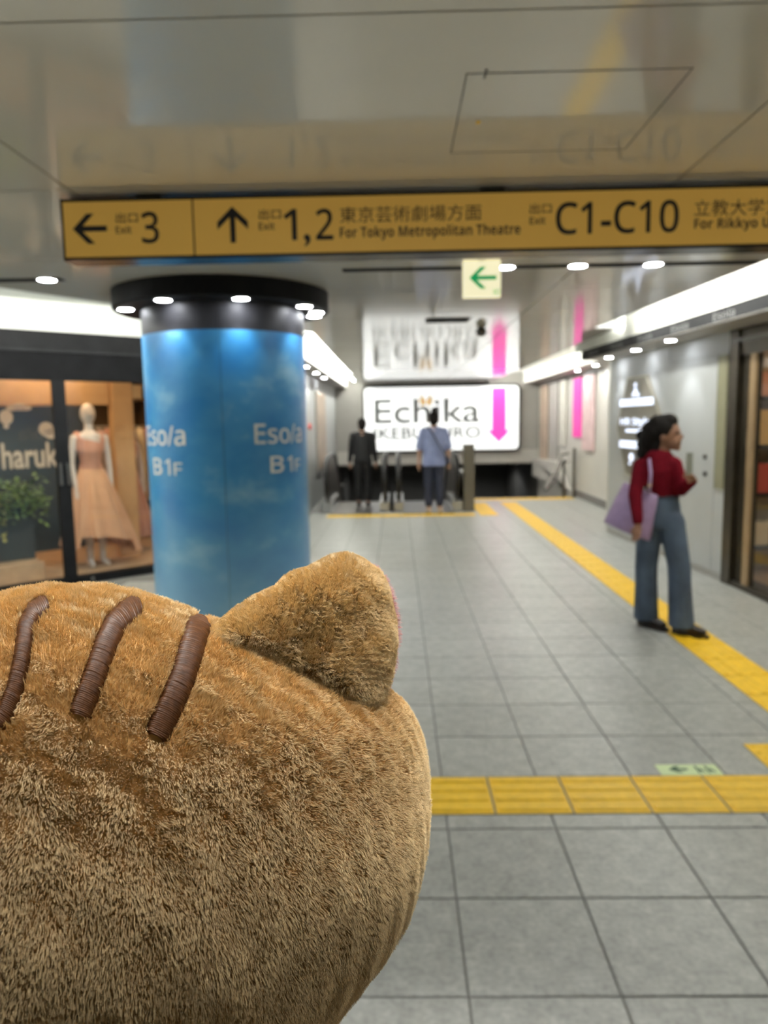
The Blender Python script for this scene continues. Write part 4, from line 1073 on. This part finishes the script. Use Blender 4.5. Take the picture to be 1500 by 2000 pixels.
# ------------------------------------------------------------------ people
def W(px, py, Y): return at(px, py, Y=Y)
def hand(prs, wrist, tip, side, r=0.0085, curl=0.0):
    """palm, four fingers of unequal length and a thumb leaving the side of the palm"""
    w_ = np.array(wrist); d = np.array(tip) - w_; L = np.linalg.norm(d); d /= L; s_ = np.array(side, float); s_ -= d * (s_ @ d); s_ /= np.linalg.norm(s_); n_ = np.cross(d, s_)
    prs.append(('limb', [w_, w_ + d * L * 0.25, w_ + d * L * 0.5], [0.022, 0.032, 0.033], 0.55))
    for k, ln in enumerate((0.9, 1.0, 0.95, 0.8)):
        b_ = w_ + d * L * 0.5 + s_ * (k - 1.5) * 0.018
        m_ = b_ + d * L * 0.27 * ln + n_ * curl * 0.4 * L * 0.27; e_ = m_ + d * L * 0.23 * ln * (1 - curl) + n_ * curl * L * 0.25
        prs.append(('limb', [b_, m_, e_], [r, r * 0.95, r * 0.8]))
    b_ = w_ + d * L * 0.18 - s_ * 0.022
    prs.append(('limb', [b_, b_ + d * L * 0.18 - s_ * 0.022, b_ + d * L * 0.36 - s_ * 0.026], [r * 1.25, r * 1.1, r * 0.9]))

# the walking woman
wl_ = thing('person', 'woman walking in a dark red sweater and wide blue jeans, head turned aside', 'person', (1.87, 5.1, 0))
Yw = 5.12
hipL, kneeL, ankL = W(1271, 1003, 5.14), W(1262, 1105, 5.17), W(1262, 1200, 5.22)
hipR, kneeR, ankR = W(1308, 1003, 5.08), W(1326, 1105, 5.02), W(1331, 1215, 5.0)
ankL[2] = 0.09; ankR[2] = 0.09
shL, shR = W(1252, 910, 5.16), W(1316, 908, 5.06)
elL, wrL, haL = W(1240, 968, 5.04), W(1246, 1022, 4.94), W(1242, 1060, 4.92)
elR, wrR, haR = W(1330, 956, 5.02), W(1354, 938, 4.90), W(1341, 921, 4.86)
hd = W(1300, 848, 5.1)
toR = np.array([0.86, -0.5, 0.0])      # the way she looks
pr = []
rot = np.array([[toR[0], -toR[1], 0], [toR[1], toR[0], 0], [0, 0, 1.0]])
pr += [('ell', hd + [0, 0, 0.01], (0.092, 0.072, 0.108), rot), ('ell', hd + toR * 0.055 + [0, 0, -0.045], (0.05, 0.05, 0.065), rot),
       ('ell', hd + toR * 0.102 + [0, 0, -0.018], (0.017, 0.012, 0.02), rot), ('ell', hd + toR * 0.092 + [0, 0, -0.062], (0.012, 0.02, 0.008), rot),
       ('ell', hd + toR * 0.082 + [0, 0, -0.098], (0.02, 0.024, 0.016), rot), ('ell', hd + toR * 0.085 + [0, 0, 0.02], (0.012, 0.05, 0.012), rot),
       ('ell', hd + rot @ np.array([-0.005, -0.074, -0.02]), (0.018, 0.008, 0.028), rot)]
nk = W(1290, 899, 5.11)
pr += [('limb', [hd + [-0.01, 0.01, -0.07], nk, nk + [0, 0, -0.05]], [0.048, 0.045, 0.06])]
tor = [W(1289, 912, 5.11), W(1290, 940, 5.11), W(1292, 968, 5.11), W(1290, 1000, 5.11)]
pr += [('limb', tor, [0.085, 0.075, 0.07, 0.08], 0.75), ('limb', [shL, nk + [0, 0, -0.04], shR], [0.045, 0.05, 0.045])]
pr += [('limb', [shL, elL, wrL], [0.042, 0.034, 0.024]), ('limb', [shR, elR, wrR], [0.042, 0.034, 0.024])]
hand(pr, wrL, haL, (0.5, -0.8, 0), curl=0.3); hand(pr, wrR, haR, (0.2, 0.3, 1.0), curl=0.7)
pr += [('limb', [hipL, kneeL, ankL], [0.062, 0.05, 0.036]), ('limb', [hipR, kneeR, ankR], [0.062, 0.05, 0.036])]
for an, dr in ((ankL, np.array([0.55, -0.83, 0])), (ankR, np.array([0.75, -0.66, 0]))):
    pr.append(('limb', [an + [0, 0, -0.02], an + dr * 0.09 + [0, 0, -0.05]], [0.034, 0.024]))
blob(pr, 'body', 'skin', wl_, 0.0075, 3)
hr_ = [('ell', hd - toR * 0.022 + [0, 0, 0.032], (0.098, 0.086, 0.104), rot), ('limb', [hd - toR * 0.07 + [0, 0, 0.02], hd - toR * 0.115 + [0, 0.01, -0.06], hd - toR * 0.135 + [-0.01, 0.02, -0.135]], [0.085, 0.062, 0.042]),
       ('limb', [hd + toR * 0.02 + [0, 0, 0.085], hd - toR * 0.04 + [0, 0, 0.06]], [0.06, 0.08])]
for k in range(26):
    a_ = rng.normal(size=3); a_ /= np.linalg.norm(a_); q_ = hd - toR * rng.uniform(0.06, 0.15) + [0, 0, rng.uniform(-0.15, 0.08)]
    hr_.append(('ell', q_ + a_ * 0.035, 0.024))
for k in range(40):
    q_ = hd - toR * rng.uniform(0.02, 0.14) + [0, rng.uniform(-0.05, 0.05), rng.uniform(-0.02, 0.08)]
    hr_.append(('limb', [q_, q_ - toR * 0.03 + [0, 0, -0.07], q_ - toR * rng.uniform(0.02, 0.06) + [rng.normal(0, 0.012), rng.normal(0, 0.012), -rng.uniform(0.12, 0.19)]], [0.02, 0.016, 0.008]))
blob(hr_, 'hair', 'hair_dark', wl_, 0.008, 1)
for sg in (-1, 1):
    MB().ell(hd + rot @ np.array([0.084, sg * 0.028, 0.006]), (0.008, 0.013, 0.007), n=10, m=6, rot=rot).build('eye', 'shoe', wl_)
sw_ = [('limb', [W(1288, 905, 5.11), W(1288, 920, 5.105), W(1291, 945, 5.10), W(1293, 962, 5.10)], [0.11, 0.125, 0.11, 0.106], 0.85), ('limb', [shL + [0.01, 0, 0], nk + [0, 0, -0.055], shR], [0.054, 0.06, 0.056]),
       ('limb', [shL, elL, wrL + (elL - wrL) * 0.08], [0.058, 0.047, 0.036]), ('limb', [shR, elR], [0.058, 0.048]), ('limb', [elR, wrR + (elR - wrR) * 0.1], [0.046, 0.036])]
blob(sw_, 'sweater', 'sweater', wl_, 0.01, 4)
def ringz(c, rx_, ry_, n=20): return [(c[0] + rx_ * math.cos(q), c[1] + ry_ * math.sin(q), c[2]) for q in np.linspace(0, 2 * math.pi, n, endpoint=False)]
jn = [('loft', [ringz(W(1290, 1030, 5.11), 0.125, 0.105), ringz(W(1290, 1005, 5.11), 0.14, 0.11), ringz(W(1291, 985, 5.11), 0.128, 0.1), ringz(W(1293, 968, 5.11), 0.11, 0.09)])]
for hp_, kn_, an_ in ((hipL, kneeL, ankL), (hipR, kneeR, ankR)):
    hem_ = np.array([an_[0], an_[1], 0.055])
    jn.append(('loft', [ringz(hem_, 0.088, 0.095), ringz(hem_ + (kn_ - hem_) * 0.25, 0.082, 0.09), ringz(hem_ + (kn_ - hem_) * 0.7, 0.076, 0.082), ringz(kn_, 0.077, 0.08), ringz(kn_ + (hp_ - kn_) * 0.5, 0.085, 0.088), ringz(hp_ + (kn_ - hp_) * 0.12, 0.092, 0.095), ringz(hp_, 0.08, 0.09)]))
blob(jn, 'jeans', 'jeans', wl_, 0.0105, 3)
wst = [W(1293, 966, 5.11), W(1292.5, 973, 5.11)]
MB().loft([ringz(wst[0], 0.114, 0.094, 28), ringz(wst[1], 0.118, 0.097, 28)], False).build('waistband', 'jeans_seam', wl_, smooth=True)
for nm, an, dr in (('shoe', ankL, np.array([0.55, -0.83, 0])), ('shoe', ankR, np.array([0.75, -0.66, 0]))):
    b_ = np.array([an[0], an[1], 0])
    so = MB(); sd = np.array([-dr[1], dr[0], 0]); pts = []
    for t_, hw in ((-0.05, 0.028), (0.0, 0.034), (0.07, 0.036), (0.12, 0.042), (0.16, 0.036), (0.185, 0.018)): pts.append(b_ + dr * t_ + sd * hw)
    for t_, hw in ((0.185, 0.018), (0.16, 0.036), (0.12, 0.042), (0.07, 0.036), (0.0, 0.034), (-0.05, 0.028)): pts.append(b_ + dr * t_ - sd * hw)
    shoe = blob([('limb', [b_ + dr * -0.02 + [0, 0, 0.06], b_ + dr * 0.05 + [0, 0, 0.065], b_ + dr * 0.14 + [0, 0, 0.045]], [0.042, 0.042, 0.032], 0.8)], nm, 'shoe', wl_, 0.008, 2)
    so.prism([(p[0], p[1]) for p in pts], 0.002, 0.026).build('sole', 'shoe', shoe)
    MB().prism([tuple((b_ + dr * a_ + sd * c_)[:2]) for a_, c_ in ((-0.055, -0.03), (0.0, -0.032), (0.0, 0.032), (-0.055, 0.03))], 0.001, 0.05).build('heel', 'shoe', shoe)
# her bag and phone
bg = thing('handbag', 'lilac tote bag hanging from the shoulder of the woman in red', 'bag', W(1228, 1035, 5.15))
ta, tb, bb_, ba = W(1220, 942, 5.2), W(1284, 968, 5.0), W(1268, 1056, 5.02), W(1182, 1019, 5.24)
def bagring(k, th):
    a_ = ta + (ba - ta) * k; c_ = tb + (bb_ - tb) * k; d = (c_ - a_); d[2] = 0; nrm = np.array([-d[1], d[0], 0]); nrm /= np.linalg.norm(nrm)
    m_ = (a_ + c_) / 2
    return [a_ + nrm * th * 0.4, m_ + nrm * th, c_ + nrm * th * 0.4, c_ - nrm * th * 0.4, m_ - nrm * th, a_ - nrm * th * 0.4]
bo = MB().loft([bagring(k, th) for k, th in ((0, 0.02), (0.1, 0.035), (0.4, 0.055), (0.8, 0.065), (0.97, 0.06), (1.0, 0.05))]).build('bag_body', 'lilac', bg, smooth=True)
sp = shL + np.array([0.045, -0.02, 0.055])
MB().tube([tb + (ta - tb) * 0.25 + [0, -0.03, 0], W(1268, 960, 5.0), W(1271, 925, 4.98), W(1268, 897, 5.05), sp, W(1258, 905, 5.25), ta + (tb - ta) * 0.5 + [0, 0.05, 0]], 0.011, n=8, flat=0.5).build('strap', 'lilac', bg, smooth=True)
MB().tube([tb + (ta - tb) * 0.3 + [0, -0.035, 0], W(1269, 945, 4.99)], 0.013, n=8).build('strap_end', 'tan_strap', bg, smooth=True)
MB().ell(W(1226, 1013, 5.17), (0.014, 0.006, 0.014), n=10, m=6).build('metal_badge', 'steel', bg)
hp_ = W(1344, 905, 4.86)
ph = thing('smartphone', 'grey smartphone held up by the woman in red', 'phone', hp_ - [0, 0, 0.06])
MB().box(hp_[0] - 0.012, hp_[0] + 0.03, hp_[1] - 0.004, hp_[1] + 0.005, hp_[2] - 0.075, hp_[2] + 0.07).build('phone_body', 'phone_grey', ph)
MB().box(hp_[0] - 0.009, hp_[0] + 0.027, hp_[1] + 0.0052, hp_[1] + 0.006, hp_[2] - 0.07, hp_[2] + 0.065).build('screen', 'black_gloss', ph)

def walker(name_label, X, Y, H, z0, top, legs, shoes, skin, strap, loose, label, bun, fy=1.0):
    t = thing('person', label, 'person', (X, Y, z0))
    k = H / 1.62
    Q = lambda x, y, z: np.array([X + x * k, Y + y * k * fy, z0 + z * k])
    pr = [('ell', Q(0, 0.0, 1.50), (0.073 * k, 0.088 * k, 0.108 * k)), ('ell', Q(0, 0.09, 1.48), (0.012, 0.014, 0.02)), ('ell', Q(-0.076, 0.0, 1.49), (0.008, 0.018, 0.027)), ('ell', Q(0.076, 0.0, 1.49), (0.008, 0.018, 0.027)),
          ('limb', [Q(0, -0.005, 1.43), Q(0, -0.01, 1.34)], [0.05 * k, 0.055 * k]), ('limb', [Q(-0.15, 0, 1.31), Q(0, 0, 1.34), Q(0.15, 0, 1.31)], [0.05 * k, 0.055 * k, 0.05 * k]),
          ('limb', [Q(0, 0, 1.28), Q(0, 0, 1.1), Q(0, 0, 0.9)], [0.11 * k, 0.1 * k, 0.115 * k], 0.75)]
    for s_ in (-1, 1):
        el, wr = Q(s_ * 0.225, 0.0, 1.05), Q(s_ * 0.235, 0.04, 0.82)
        pr.append(('limb', [Q(s_ * 0.165, 0, 1.30), el, wr], [0.045 * k, 0.037 * k, 0.026 * k])); hand(pr, wr, Q(s_ * 0.235, 0.06, 0.65), (0, 1, 0), curl=0.3)
        pr.append(('limb', [Q(s_ * 0.08, 0, 0.88), Q(s_ * 0.085, 0.02, 0.47), Q(s_ * 0.085, 0.0, 0.08)], [0.085 * k, 0.056 * k, 0.038 * k]))
        pr.append(('limb', [Q(s_ * 0.085, 0, 0.06), Q(s_ * 0.1, 0.11, 0.03)], [0.036 * k, 0.026 * k]))
    blob(pr, 'body', skin, t, 0.011, 3)
    hh = [('ell', Q(0, -0.022, 1.525), (0.083 * k, 0.088 * k, 0.1 * k)), ('ell', Q(0, -0.05, 1.46), (0.072 * k, 0.05 * k, 0.07 * k))]
    if bun: hh.append(('ell', Q(0, -0.03, 1.64), (0.042, 0.042, 0.045)))
    blob(hh, 'hair', 'hair_dark', t, 0.011, 2)
    g_ = 1.15 if loose else 1.02
    tp = [('loft', [ringz(Q(0, 0, z_), r_ * k * g_, r_ * k * 0.72 * g_) for z_, r_ in ((0.76 if loose else 0.82, 0.165), (0.92, 0.155), (1.08, 0.145), (1.2, 0.145), (1.30, 0.12))]), ('limb', [Q(-0.16, 0, 1.30), Q(0, -0.01, 1.335), Q(0.16, 0, 1.30)], [0.06 * k, 0.062 * k, 0.06 * k])]
    for s_ in (-1, 1):
        e_ = Q(s_ * (0.225 if loose else 0.235), 0.01, 1.06 if loose else 0.85)
        tp.append(('limb', [Q(s_ * 0.165, 0, 1.30), Q(s_ * 0.2, 0, 1.17), e_], [0.066 * k, 0.068 * k if loose else 0.055 * k, 0.066 * k if loose else 0.042 * k]))
    blob(tp, 'top', top, t, 0.013, 4)
    tr = [('limb', [Q(0, 0, 0.94), Q(0, 0, 0.84)], [0.125 * k, 0.13 * k], 0.75)]
    for s_ in (-1, 1): tr.append(('limb', [Q(s_ * 0.08, 0, 0.86), Q(s_ * 0.088, 0.015, 0.47), Q(s_ * 0.088, 0.0, 0.16)], [0.095 * k, 0.075 * k, 0.062 * k]))
    blob(tr, 'trousers', legs, t, 0.013, 3)
    for s_ in (-1, 1): blob([('limb', [Q(s_ * 0.085, -0.04, 0.045), Q(s_ * 0.1, 0.13, 0.036)], [0.043, 0.036])], 'shoe', shoes, t, 0.011, 2)
    if strap:
        MB().tube([Q(-0.11, -0.06, 1.39), Q(-0.02, -0.14, 1.26), Q(0.08, -0.165, 1.08), Q(0.17, -0.12, 0.93), Q(0.20, 0.0, 0.88)], 0.022, n=8, flat=0.35).build('crossbody_strap', strap, t, smooth=True)
        MB().ell(Q(0.215, 0.02, 0.83), (0.05, 0.09, 0.075)).build('small_bag', strap, t, smooth=True)
    return t
walker('a', 0.60, 11.98, 1.66, 0.0, 'pale_blue', 'navy', 'tan_panel', 'skin_light', 'strap_navy', True, 'person in a loose pale blue top with a dark strap, walking to the escalator', True)
walker('b', -0.62, 13.25, 1.60, -0.02, 'black_cloth', 'black_cloth', 'shoe', 'skin_light', None, False, 'person dressed all in black standing on the escalator by the white wall', False)

# ------------------------------------------------------------------ the plush cat in the foreground
C0 = (150.0, 1600.0)
ax_ = ray(*C0); ax_ /= np.linalg.norm(ax_)
DIST, DEPTH = 0.29, 0.078
HC = CAM + ax_ * DIST
hx = CR - ax_ * (CR @ ax_); hx /= np.linalg.norm(hx); hy = np.cross(hx, ax_); hy /= np.linalg.norm(hy)
if hy @ CU < 0: hy = -hy
def on_plane(px, py, off=0.0):
    d = ray(px, py); o = HC - ax_ * off
    t = ((o - CAM) @ ax_) / (d @ ax_); P = CAM + d * t
    return np.array([(P - HC) @ hx, (P - HC) @ hy])
right = [(150, 1163), (270, 1170), (330, 1181), (400, 1205), (500, 1243), (600, 1283), (690, 1322), (750, 1358), (792, 1400), (814, 1455), (826, 1530), (831, 1610), (826, 1680), (805, 1765), (770, 1835), (720, 1900),
         (670, 1952), (630, 2000), (560, 2062), (450, 2122), (300, 2165), (150, 2180)]
pp = np.array([on_plane(*q) for q in right])
SHR = math.sqrt(1 - (DEPTH / DIST) ** 2)
pp = pp * SHR
pp[:, 1] -= 0.0
full = np.vstack([pp, (pp * [-1, 1])[::-1][1:-1]])
ang = np.arctan2(full[:, 1], full[:, 0]); rad = np.hypot(full[:, 0], full[:, 1]); o_ = np.argsort(ang); ang, rad = ang[o_], rad[o_]
def outline(th): return np.interp(th, ang, rad, period=2 * math.pi)
NT_, NP_ = 160, 90
ths = np.linspace(-math.pi, math.pi, NT_, endpoint=False)
R_ = outline(ths); R_ = (np.roll(R_, 1) + 2 * R_ + np.roll(R_, -1)) / 4
hv = []; hf = []
for i in range(NP_ + 1):
    ph = -math.pi / 2 + math.pi * i / NP_
    cr_, dp_ = math.cos(ph) ** 0.82 if math.cos(ph) > 0 else 0.0, math.sin(ph)
    k_ = DEPTH * (1 if dp_ < 0 else 0.95)
    soft = 0.0018 * np.sin(ths * 5 + 2 * ph) * max(cr_, 0)
    for j in range(NT_):
        r = (R_[j] + soft[j]) * cr_
        hv.append(HC + hx * r * math.cos(ths[j]) + hy * r * math.sin(ths[j]) + ax_ * k_ * dp_)
for i in range(NP_):
    for j in range(NT_):
        k = (j + 1) % NT_
        hf.append((i * NT_ + j, i * NT_ + k, (i + 1) * NT_ + k, (i + 1) * NT_ + j))
plush = thing('plush_cat', 'large tan plush cat seen from behind, brown embroidered stripes, one ear showing', 'plush toy', HC - hy * 0.11)
head = MB().add(hv, hf)
hob = head.build('head', 'fur_base', plush, smooth=True)
hva = np.array(hv)
bvh = BVHTree.FromPolygons([Vector(p) for p in hv], hf)
def hit(px, py):
    d = Vector(ray(px, py)).normalized()
    return bvh.ray_cast(Vector(CAM), d)

# ear: stuffed rounded triangle, tan back, pink lining
EC = (612.0, 1252.0)
ear_px = [(402, 1246), (430, 1222), (480, 1186), (540, 1147), (600, 1108), (640, 1088), (680, 1078), (715, 1085), (742, 1108), (760, 1145), (770, 1190), (774, 1240), (770, 1290), (758, 1335), (742, 1370), (718, 1391),
          (690, 1386), (640, 1362), (580, 1330), (520, 1298), (460, 1268), (420, 1254)]
eax = ray(*EC); eax /= np.linalg.norm(eax)
EDIST = 0.262; EO = CAM + eax * EDIST
ex_ = CR - eax * (CR @ eax); ex_ /= np.linalg.norm(ex_); ey_ = np.cross(ex_, eax); ey_ /= np.linalg.norm(ey_)
if ey_ @ CU < 0: ey_ = -ey_
def ear_plane(px, py):
    d = ray(px, py); t = EDIST / (d @ eax); P = CAM + d * t
    return np.array([(P - EO) @ ex_, (P - EO) @ ey_])
eo = np.array([ear_plane(*q) for q in ear_px]) * 0.985
ea = np.arctan2(eo[:, 1], eo[:, 0]); er = np.hypot(eo[:, 0], eo[:, 1]); o_ = np.argsort(ea); ea, er = ea[o_], er[o_]
th_e = np.linspace(-math.pi, math.pi, 110, endpoint=False); Re = np.interp(th_e, ea, er, period=2 * math.pi)
def ear_shell(dn, df, shrink, shift):
    vs = []; fs = []; n = len(th_e); M_ = 40
    for i in range(M_ + 1):
        ph = -math.pi / 2 + math.pi * i / M_
        cr_ = max(math.cos(ph), 0) ** 0.75; sn = math.sin(ph)
        for j in range(n):
            r = Re[j] * cr_ * shrink
            x_, y_ = r * math.cos(th_e[j]), r * math.sin(th_e[j])
            tilt = 0.28 * x_ + 0.32 * y_           # the outer rim turns away from us
            vs.append(EO + ex_ * (x_ + shift[0]) + ey_ * (y_ + shift[1]) + eax * ((dn if sn < 0 else df) * sn + tilt + shift[2]))
    for i in range(M_):
        for j in range(n):
            k = (j + 1) % n; fs.append((i * n + j, i * n + k, (i + 1) * n + k, (i + 1) * n + j))
    return vs, fs
ev, ef = ear_shell(0.016, 0.008, 1.0, (0, 0, 0))
ear = MB().add(ev, ef).build('ear', 'fur_base', plush, smooth=True)
iv, if_ = ear_shell(0.004, 0.007, 0.93, (0.0038, 0.0012, 0.007))
lining = MB().add(iv, if_).build('ear_lining', 'ear_pink', ear, smooth=True)
# the other ear, mirrored across the head
def mirror(P):
    q = np.asarray(P) - HC; return np.asarray(P) - 2 * np.outer(q @ hx, hx)
ear2 = MB().add(list(mirror(np.array(ev))), [tuple(reversed(f)) for f in ef]).build('ear', 'fur_base', plush, smooth=True)
MB().add(list(mirror(np.array(iv))), [tuple(reversed(f)) for f in if_]).build('ear_lining', 'ear_pink', ear2, smooth=True)
# body below, out of the frame
bc = HC - hy * 0.155 + ax_ * 0.0
bmb = MB().ell(bc, (0.085, 0.075, 0.08), n=40, m=26)
bob = bmb.build('body', 'fur_base', plush, smooth=True)

# embroidered stripes: satin stitch, raised, threads lying across
stripes = [([(92, 1180), (66, 1196), (52, 1225), (47, 1260), (40, 1300), (30, 1345), (12, 1392), (-4, 1420)], 36),
           ([(270, 1184), (250, 1196), (226, 1218), (208, 1255), (192, 1300), (176, 1345), (160, 1385), (155, 1402)], 47),
           ([(392, 1212), (382, 1240), (370, 1280), (356, 1325), (336, 1372), (316, 1415), (304, 1442)], 52)]
smask = []
for pts, wd in stripes:
    P = np.array(pts, float); L = np.r_[0, np.cumsum(np.hypot(*np.diff(P, axis=0).T))]
    n = int(L[-1] / 1.25); tt = np.linspace(0, L[-1], n)
    cx_ = np.interp(tt, L, P[:, 0]); cy_ = np.interp(tt, L, P[:, 1])
    dx_ = np.gradient(cx_); dy_ = np.gradient(cy_); nn_ = np.hypot(dx_, dy_); nx_, ny_ = -dy_ / nn_, dx_ / nn_
    k7 = np.ones(9) / 9
    nx_ = np.convolve(np.pad(nx_, 4, 'edge'), k7, 'valid'); ny_ = np.convolve(np.pad(ny_, 4, 'edge'), k7, 'valid')
    rings = []
    for i in range(n):
        e_ = min(1.0, 0.6 + min(i, n - 1 - i) / 14.0)
        jit = rng.uniform(0.93, 1.07); ridge = (0.00022 if i % 3 == 0 else (-0.0001 if i % 3 == 1 else 0.0001)) + rng.normal(0, 0.00005)
        ring = []
        for w_ in np.linspace(-1, 1, 9):
            qx, qy = cx_[i] + nx_[i] * w_ * wd / 2 * e_ * jit, cy_[i] + ny_[i] * w_ * wd / 2 * e_ * jit
            sk = 1.4 * w_            # slightly slanted stitches
            loc, nor, idx, dist = hit(qx + sk * 0.4, qy - sk)
            if loc is None:
                loc, nor, idx, dist = bvh.find_nearest(Vector(CAM + ray(qx, qy) / np.linalg.norm(ray(qx, qy)) * (DIST * 0.98)))
            nv = np.array(nor); nv = nv if nv @ (CAM - np.array(loc)) > -0.001 else -nv
            ring.append(np.array(loc) + nv * (0.0001 + 0.0018 * math.sqrt(max(0, 1 - w_ * w_)) + (ridge if abs(w_) < 0.95 else 0)))
        rings.append(ring)
    MB().loft(rings, False, closed=False).build('stripe', 'embroidery', plush, smooth=True, fix=False)
    smask.append((cx_[14:-14], cy_[14:-14], wd / 2))

# pile
def waves(P, freq, seed, n=10):
    g = np.random.default_rng(seed); out = np.zeros((len(P), 3))
    for k in range(n):
        d = g.normal(size=3); d /= np.linalg.norm(d); f_ = freq * g.uniform(0.6, 1.5); ph = g.uniform(0, 6.28); v = g.normal(size=3)
        out += np.outer(np.sin(P @ d * f_ + ph), v)
    return out / math.sqrt(n)
def pile(vs, fs, count, length, name, m, parent, back=0.25, masked=False, lay=0.5, seed=1):
    V_ = np.array(vs); F_ = np.array(fs)
    T_ = np.vstack([F_[:, [0, 1, 2]], F_[:, [0, 2, 3]]])
    A, B, C = V_[T_[:, 0]], V_[T_[:, 1]], V_[T_[:, 2]]
    nr = np.cross(B - A, C - A); ar = np.linalg.norm(nr, axis=1)
    ok = ar > 1e-12; A, B, C, nr, ar, Tk = A[ok], B[ok], C[ok], nr[ok], ar[ok], T_[ok]
    nr = nr / ar[:, None]; cen = (A + B + C) / 3; mid = V_.mean(0)
    if ((nr * (cen - mid)).sum(1) > 0).mean() < 0.5: nr = -nr
    # smooth vertex normals
    vn = np.zeros_like(V_)
    for q in range(3): np.add.at(vn, Tk[:, q], nr * ar[:, None])
    vn /= np.linalg.norm(vn, axis=1)[:, None] + 1e-12
    fac = ((CAM - cen) * nr).sum(1) > -0.05 * np.linalg.norm(CAM - cen, axis=1)
    w = ar * np.where(fac, 1.0, back)
    g = np.random.default_rng(seed)
    idx = g.choice(len(ar), size=count, p=w / w.sum())
    r1 = np.sqrt(g.random(count)); r2 = g.random(count); ba, bb, bc_ = 1 - r1, r1 * (1 - r2), r1 * r2
    P = A[idx] * ba[:, None] + B[idx] * bb[:, None] + C[idx] * bc_[:, None]
    Nn = vn[Tk[idx, 0]] * ba[:, None] + vn[Tk[idx, 1]] * bb[:, None] + vn[Tk[idx, 2]] * bc_[:, None]
    Nn /= np.linalg.norm(Nn, axis=1)[:, None]
    px = topx(P)
    if masked:
        keep = np.ones(count, bool); fr = (Nn * (CAM - P)).sum(1) > -0.02
        for cx_, cy_, hw in smask:
            near = np.where((px[:, 0] > cx_.min() - 60) & (px[:, 0] < cx_.max() + 60) & (px[:, 1] > cy_.min() - 60) & (px[:, 1] < cy_.max() + 60) & fr)[0]
            if len(near):
                dd = np.full(len(near), 1e9)
                for q in range(0, len(cx_), 4): dd = np.minimum(dd, np.hypot(px[near, 0] - cx_[q], px[near, 1] - cy_[q]))
                keep[near[dd < hw - 1]] = False
        P, Nn, px = P[keep], Nn[keep], px[keep]
    n = len(P)
    down = -hy * 1.0 + hx * 0.15
    cam_y = np.clip((px[:, 1] - 1300) / 500, 0.0, 1.0)
    tdir = down[None] * (0.15 + 0.75 * cam_y)[:, None] + (waves(P, 180, seed) * 0.25 + waves(P, 900, seed + 5) * 0.34 + waves(P, 2600, seed + 9, 16) * 0.36) * (1 - 0.62 * cam_y)[:, None]
    tdir -= Nn * (tdir * Nn).sum(1)[:, None]
    Ln = length * (0.8 + 0.35 * np.random.default_rng(seed + 2).random(n))
    Ln *= 1 + 0.25 * np.clip(waves(P, 500, seed + 7)[:, 0], -1, 1)
    tip = Nn * 0.78 + tdir * lay
    tip /= np.linalg.norm(tip, axis=1)[:, None]
    midp = P + (Nn * 0.65 + tip * 0.35) * (Ln * 0.5)[:, None]
    endp = midp + (tip + 0.35 * tdir * lay) * (Ln * 0.5)[:, None] + np.random.default_rng(seed + 3).normal(0, length * 0.07, (n, 3))
    pos = np.stack([P - Nn * 0.0002, midp, endp], 1) - world_loc(parent)
    hc = bpy.data.hair_curves.new(name)
    hc.add_curves([3] * n)
    hc.attributes['position'].data.foreach_set('vector', pos.astype(np.float32).ravel())
    rr = hc.attributes.get('radius') or hc.attributes.new('radius', 'FLOAT', 'POINT')
    rr.data.foreach_set('value', np.tile(np.array([0.000075, 0.000065, 0.00002], np.float32), n))
    hc.materials.append(MATS[m])
    ob = bpy.data.objects.new(name, hc); COL.objects.link(ob); ob.parent = parent; ob['kind'] = 'stuff'
    return ob
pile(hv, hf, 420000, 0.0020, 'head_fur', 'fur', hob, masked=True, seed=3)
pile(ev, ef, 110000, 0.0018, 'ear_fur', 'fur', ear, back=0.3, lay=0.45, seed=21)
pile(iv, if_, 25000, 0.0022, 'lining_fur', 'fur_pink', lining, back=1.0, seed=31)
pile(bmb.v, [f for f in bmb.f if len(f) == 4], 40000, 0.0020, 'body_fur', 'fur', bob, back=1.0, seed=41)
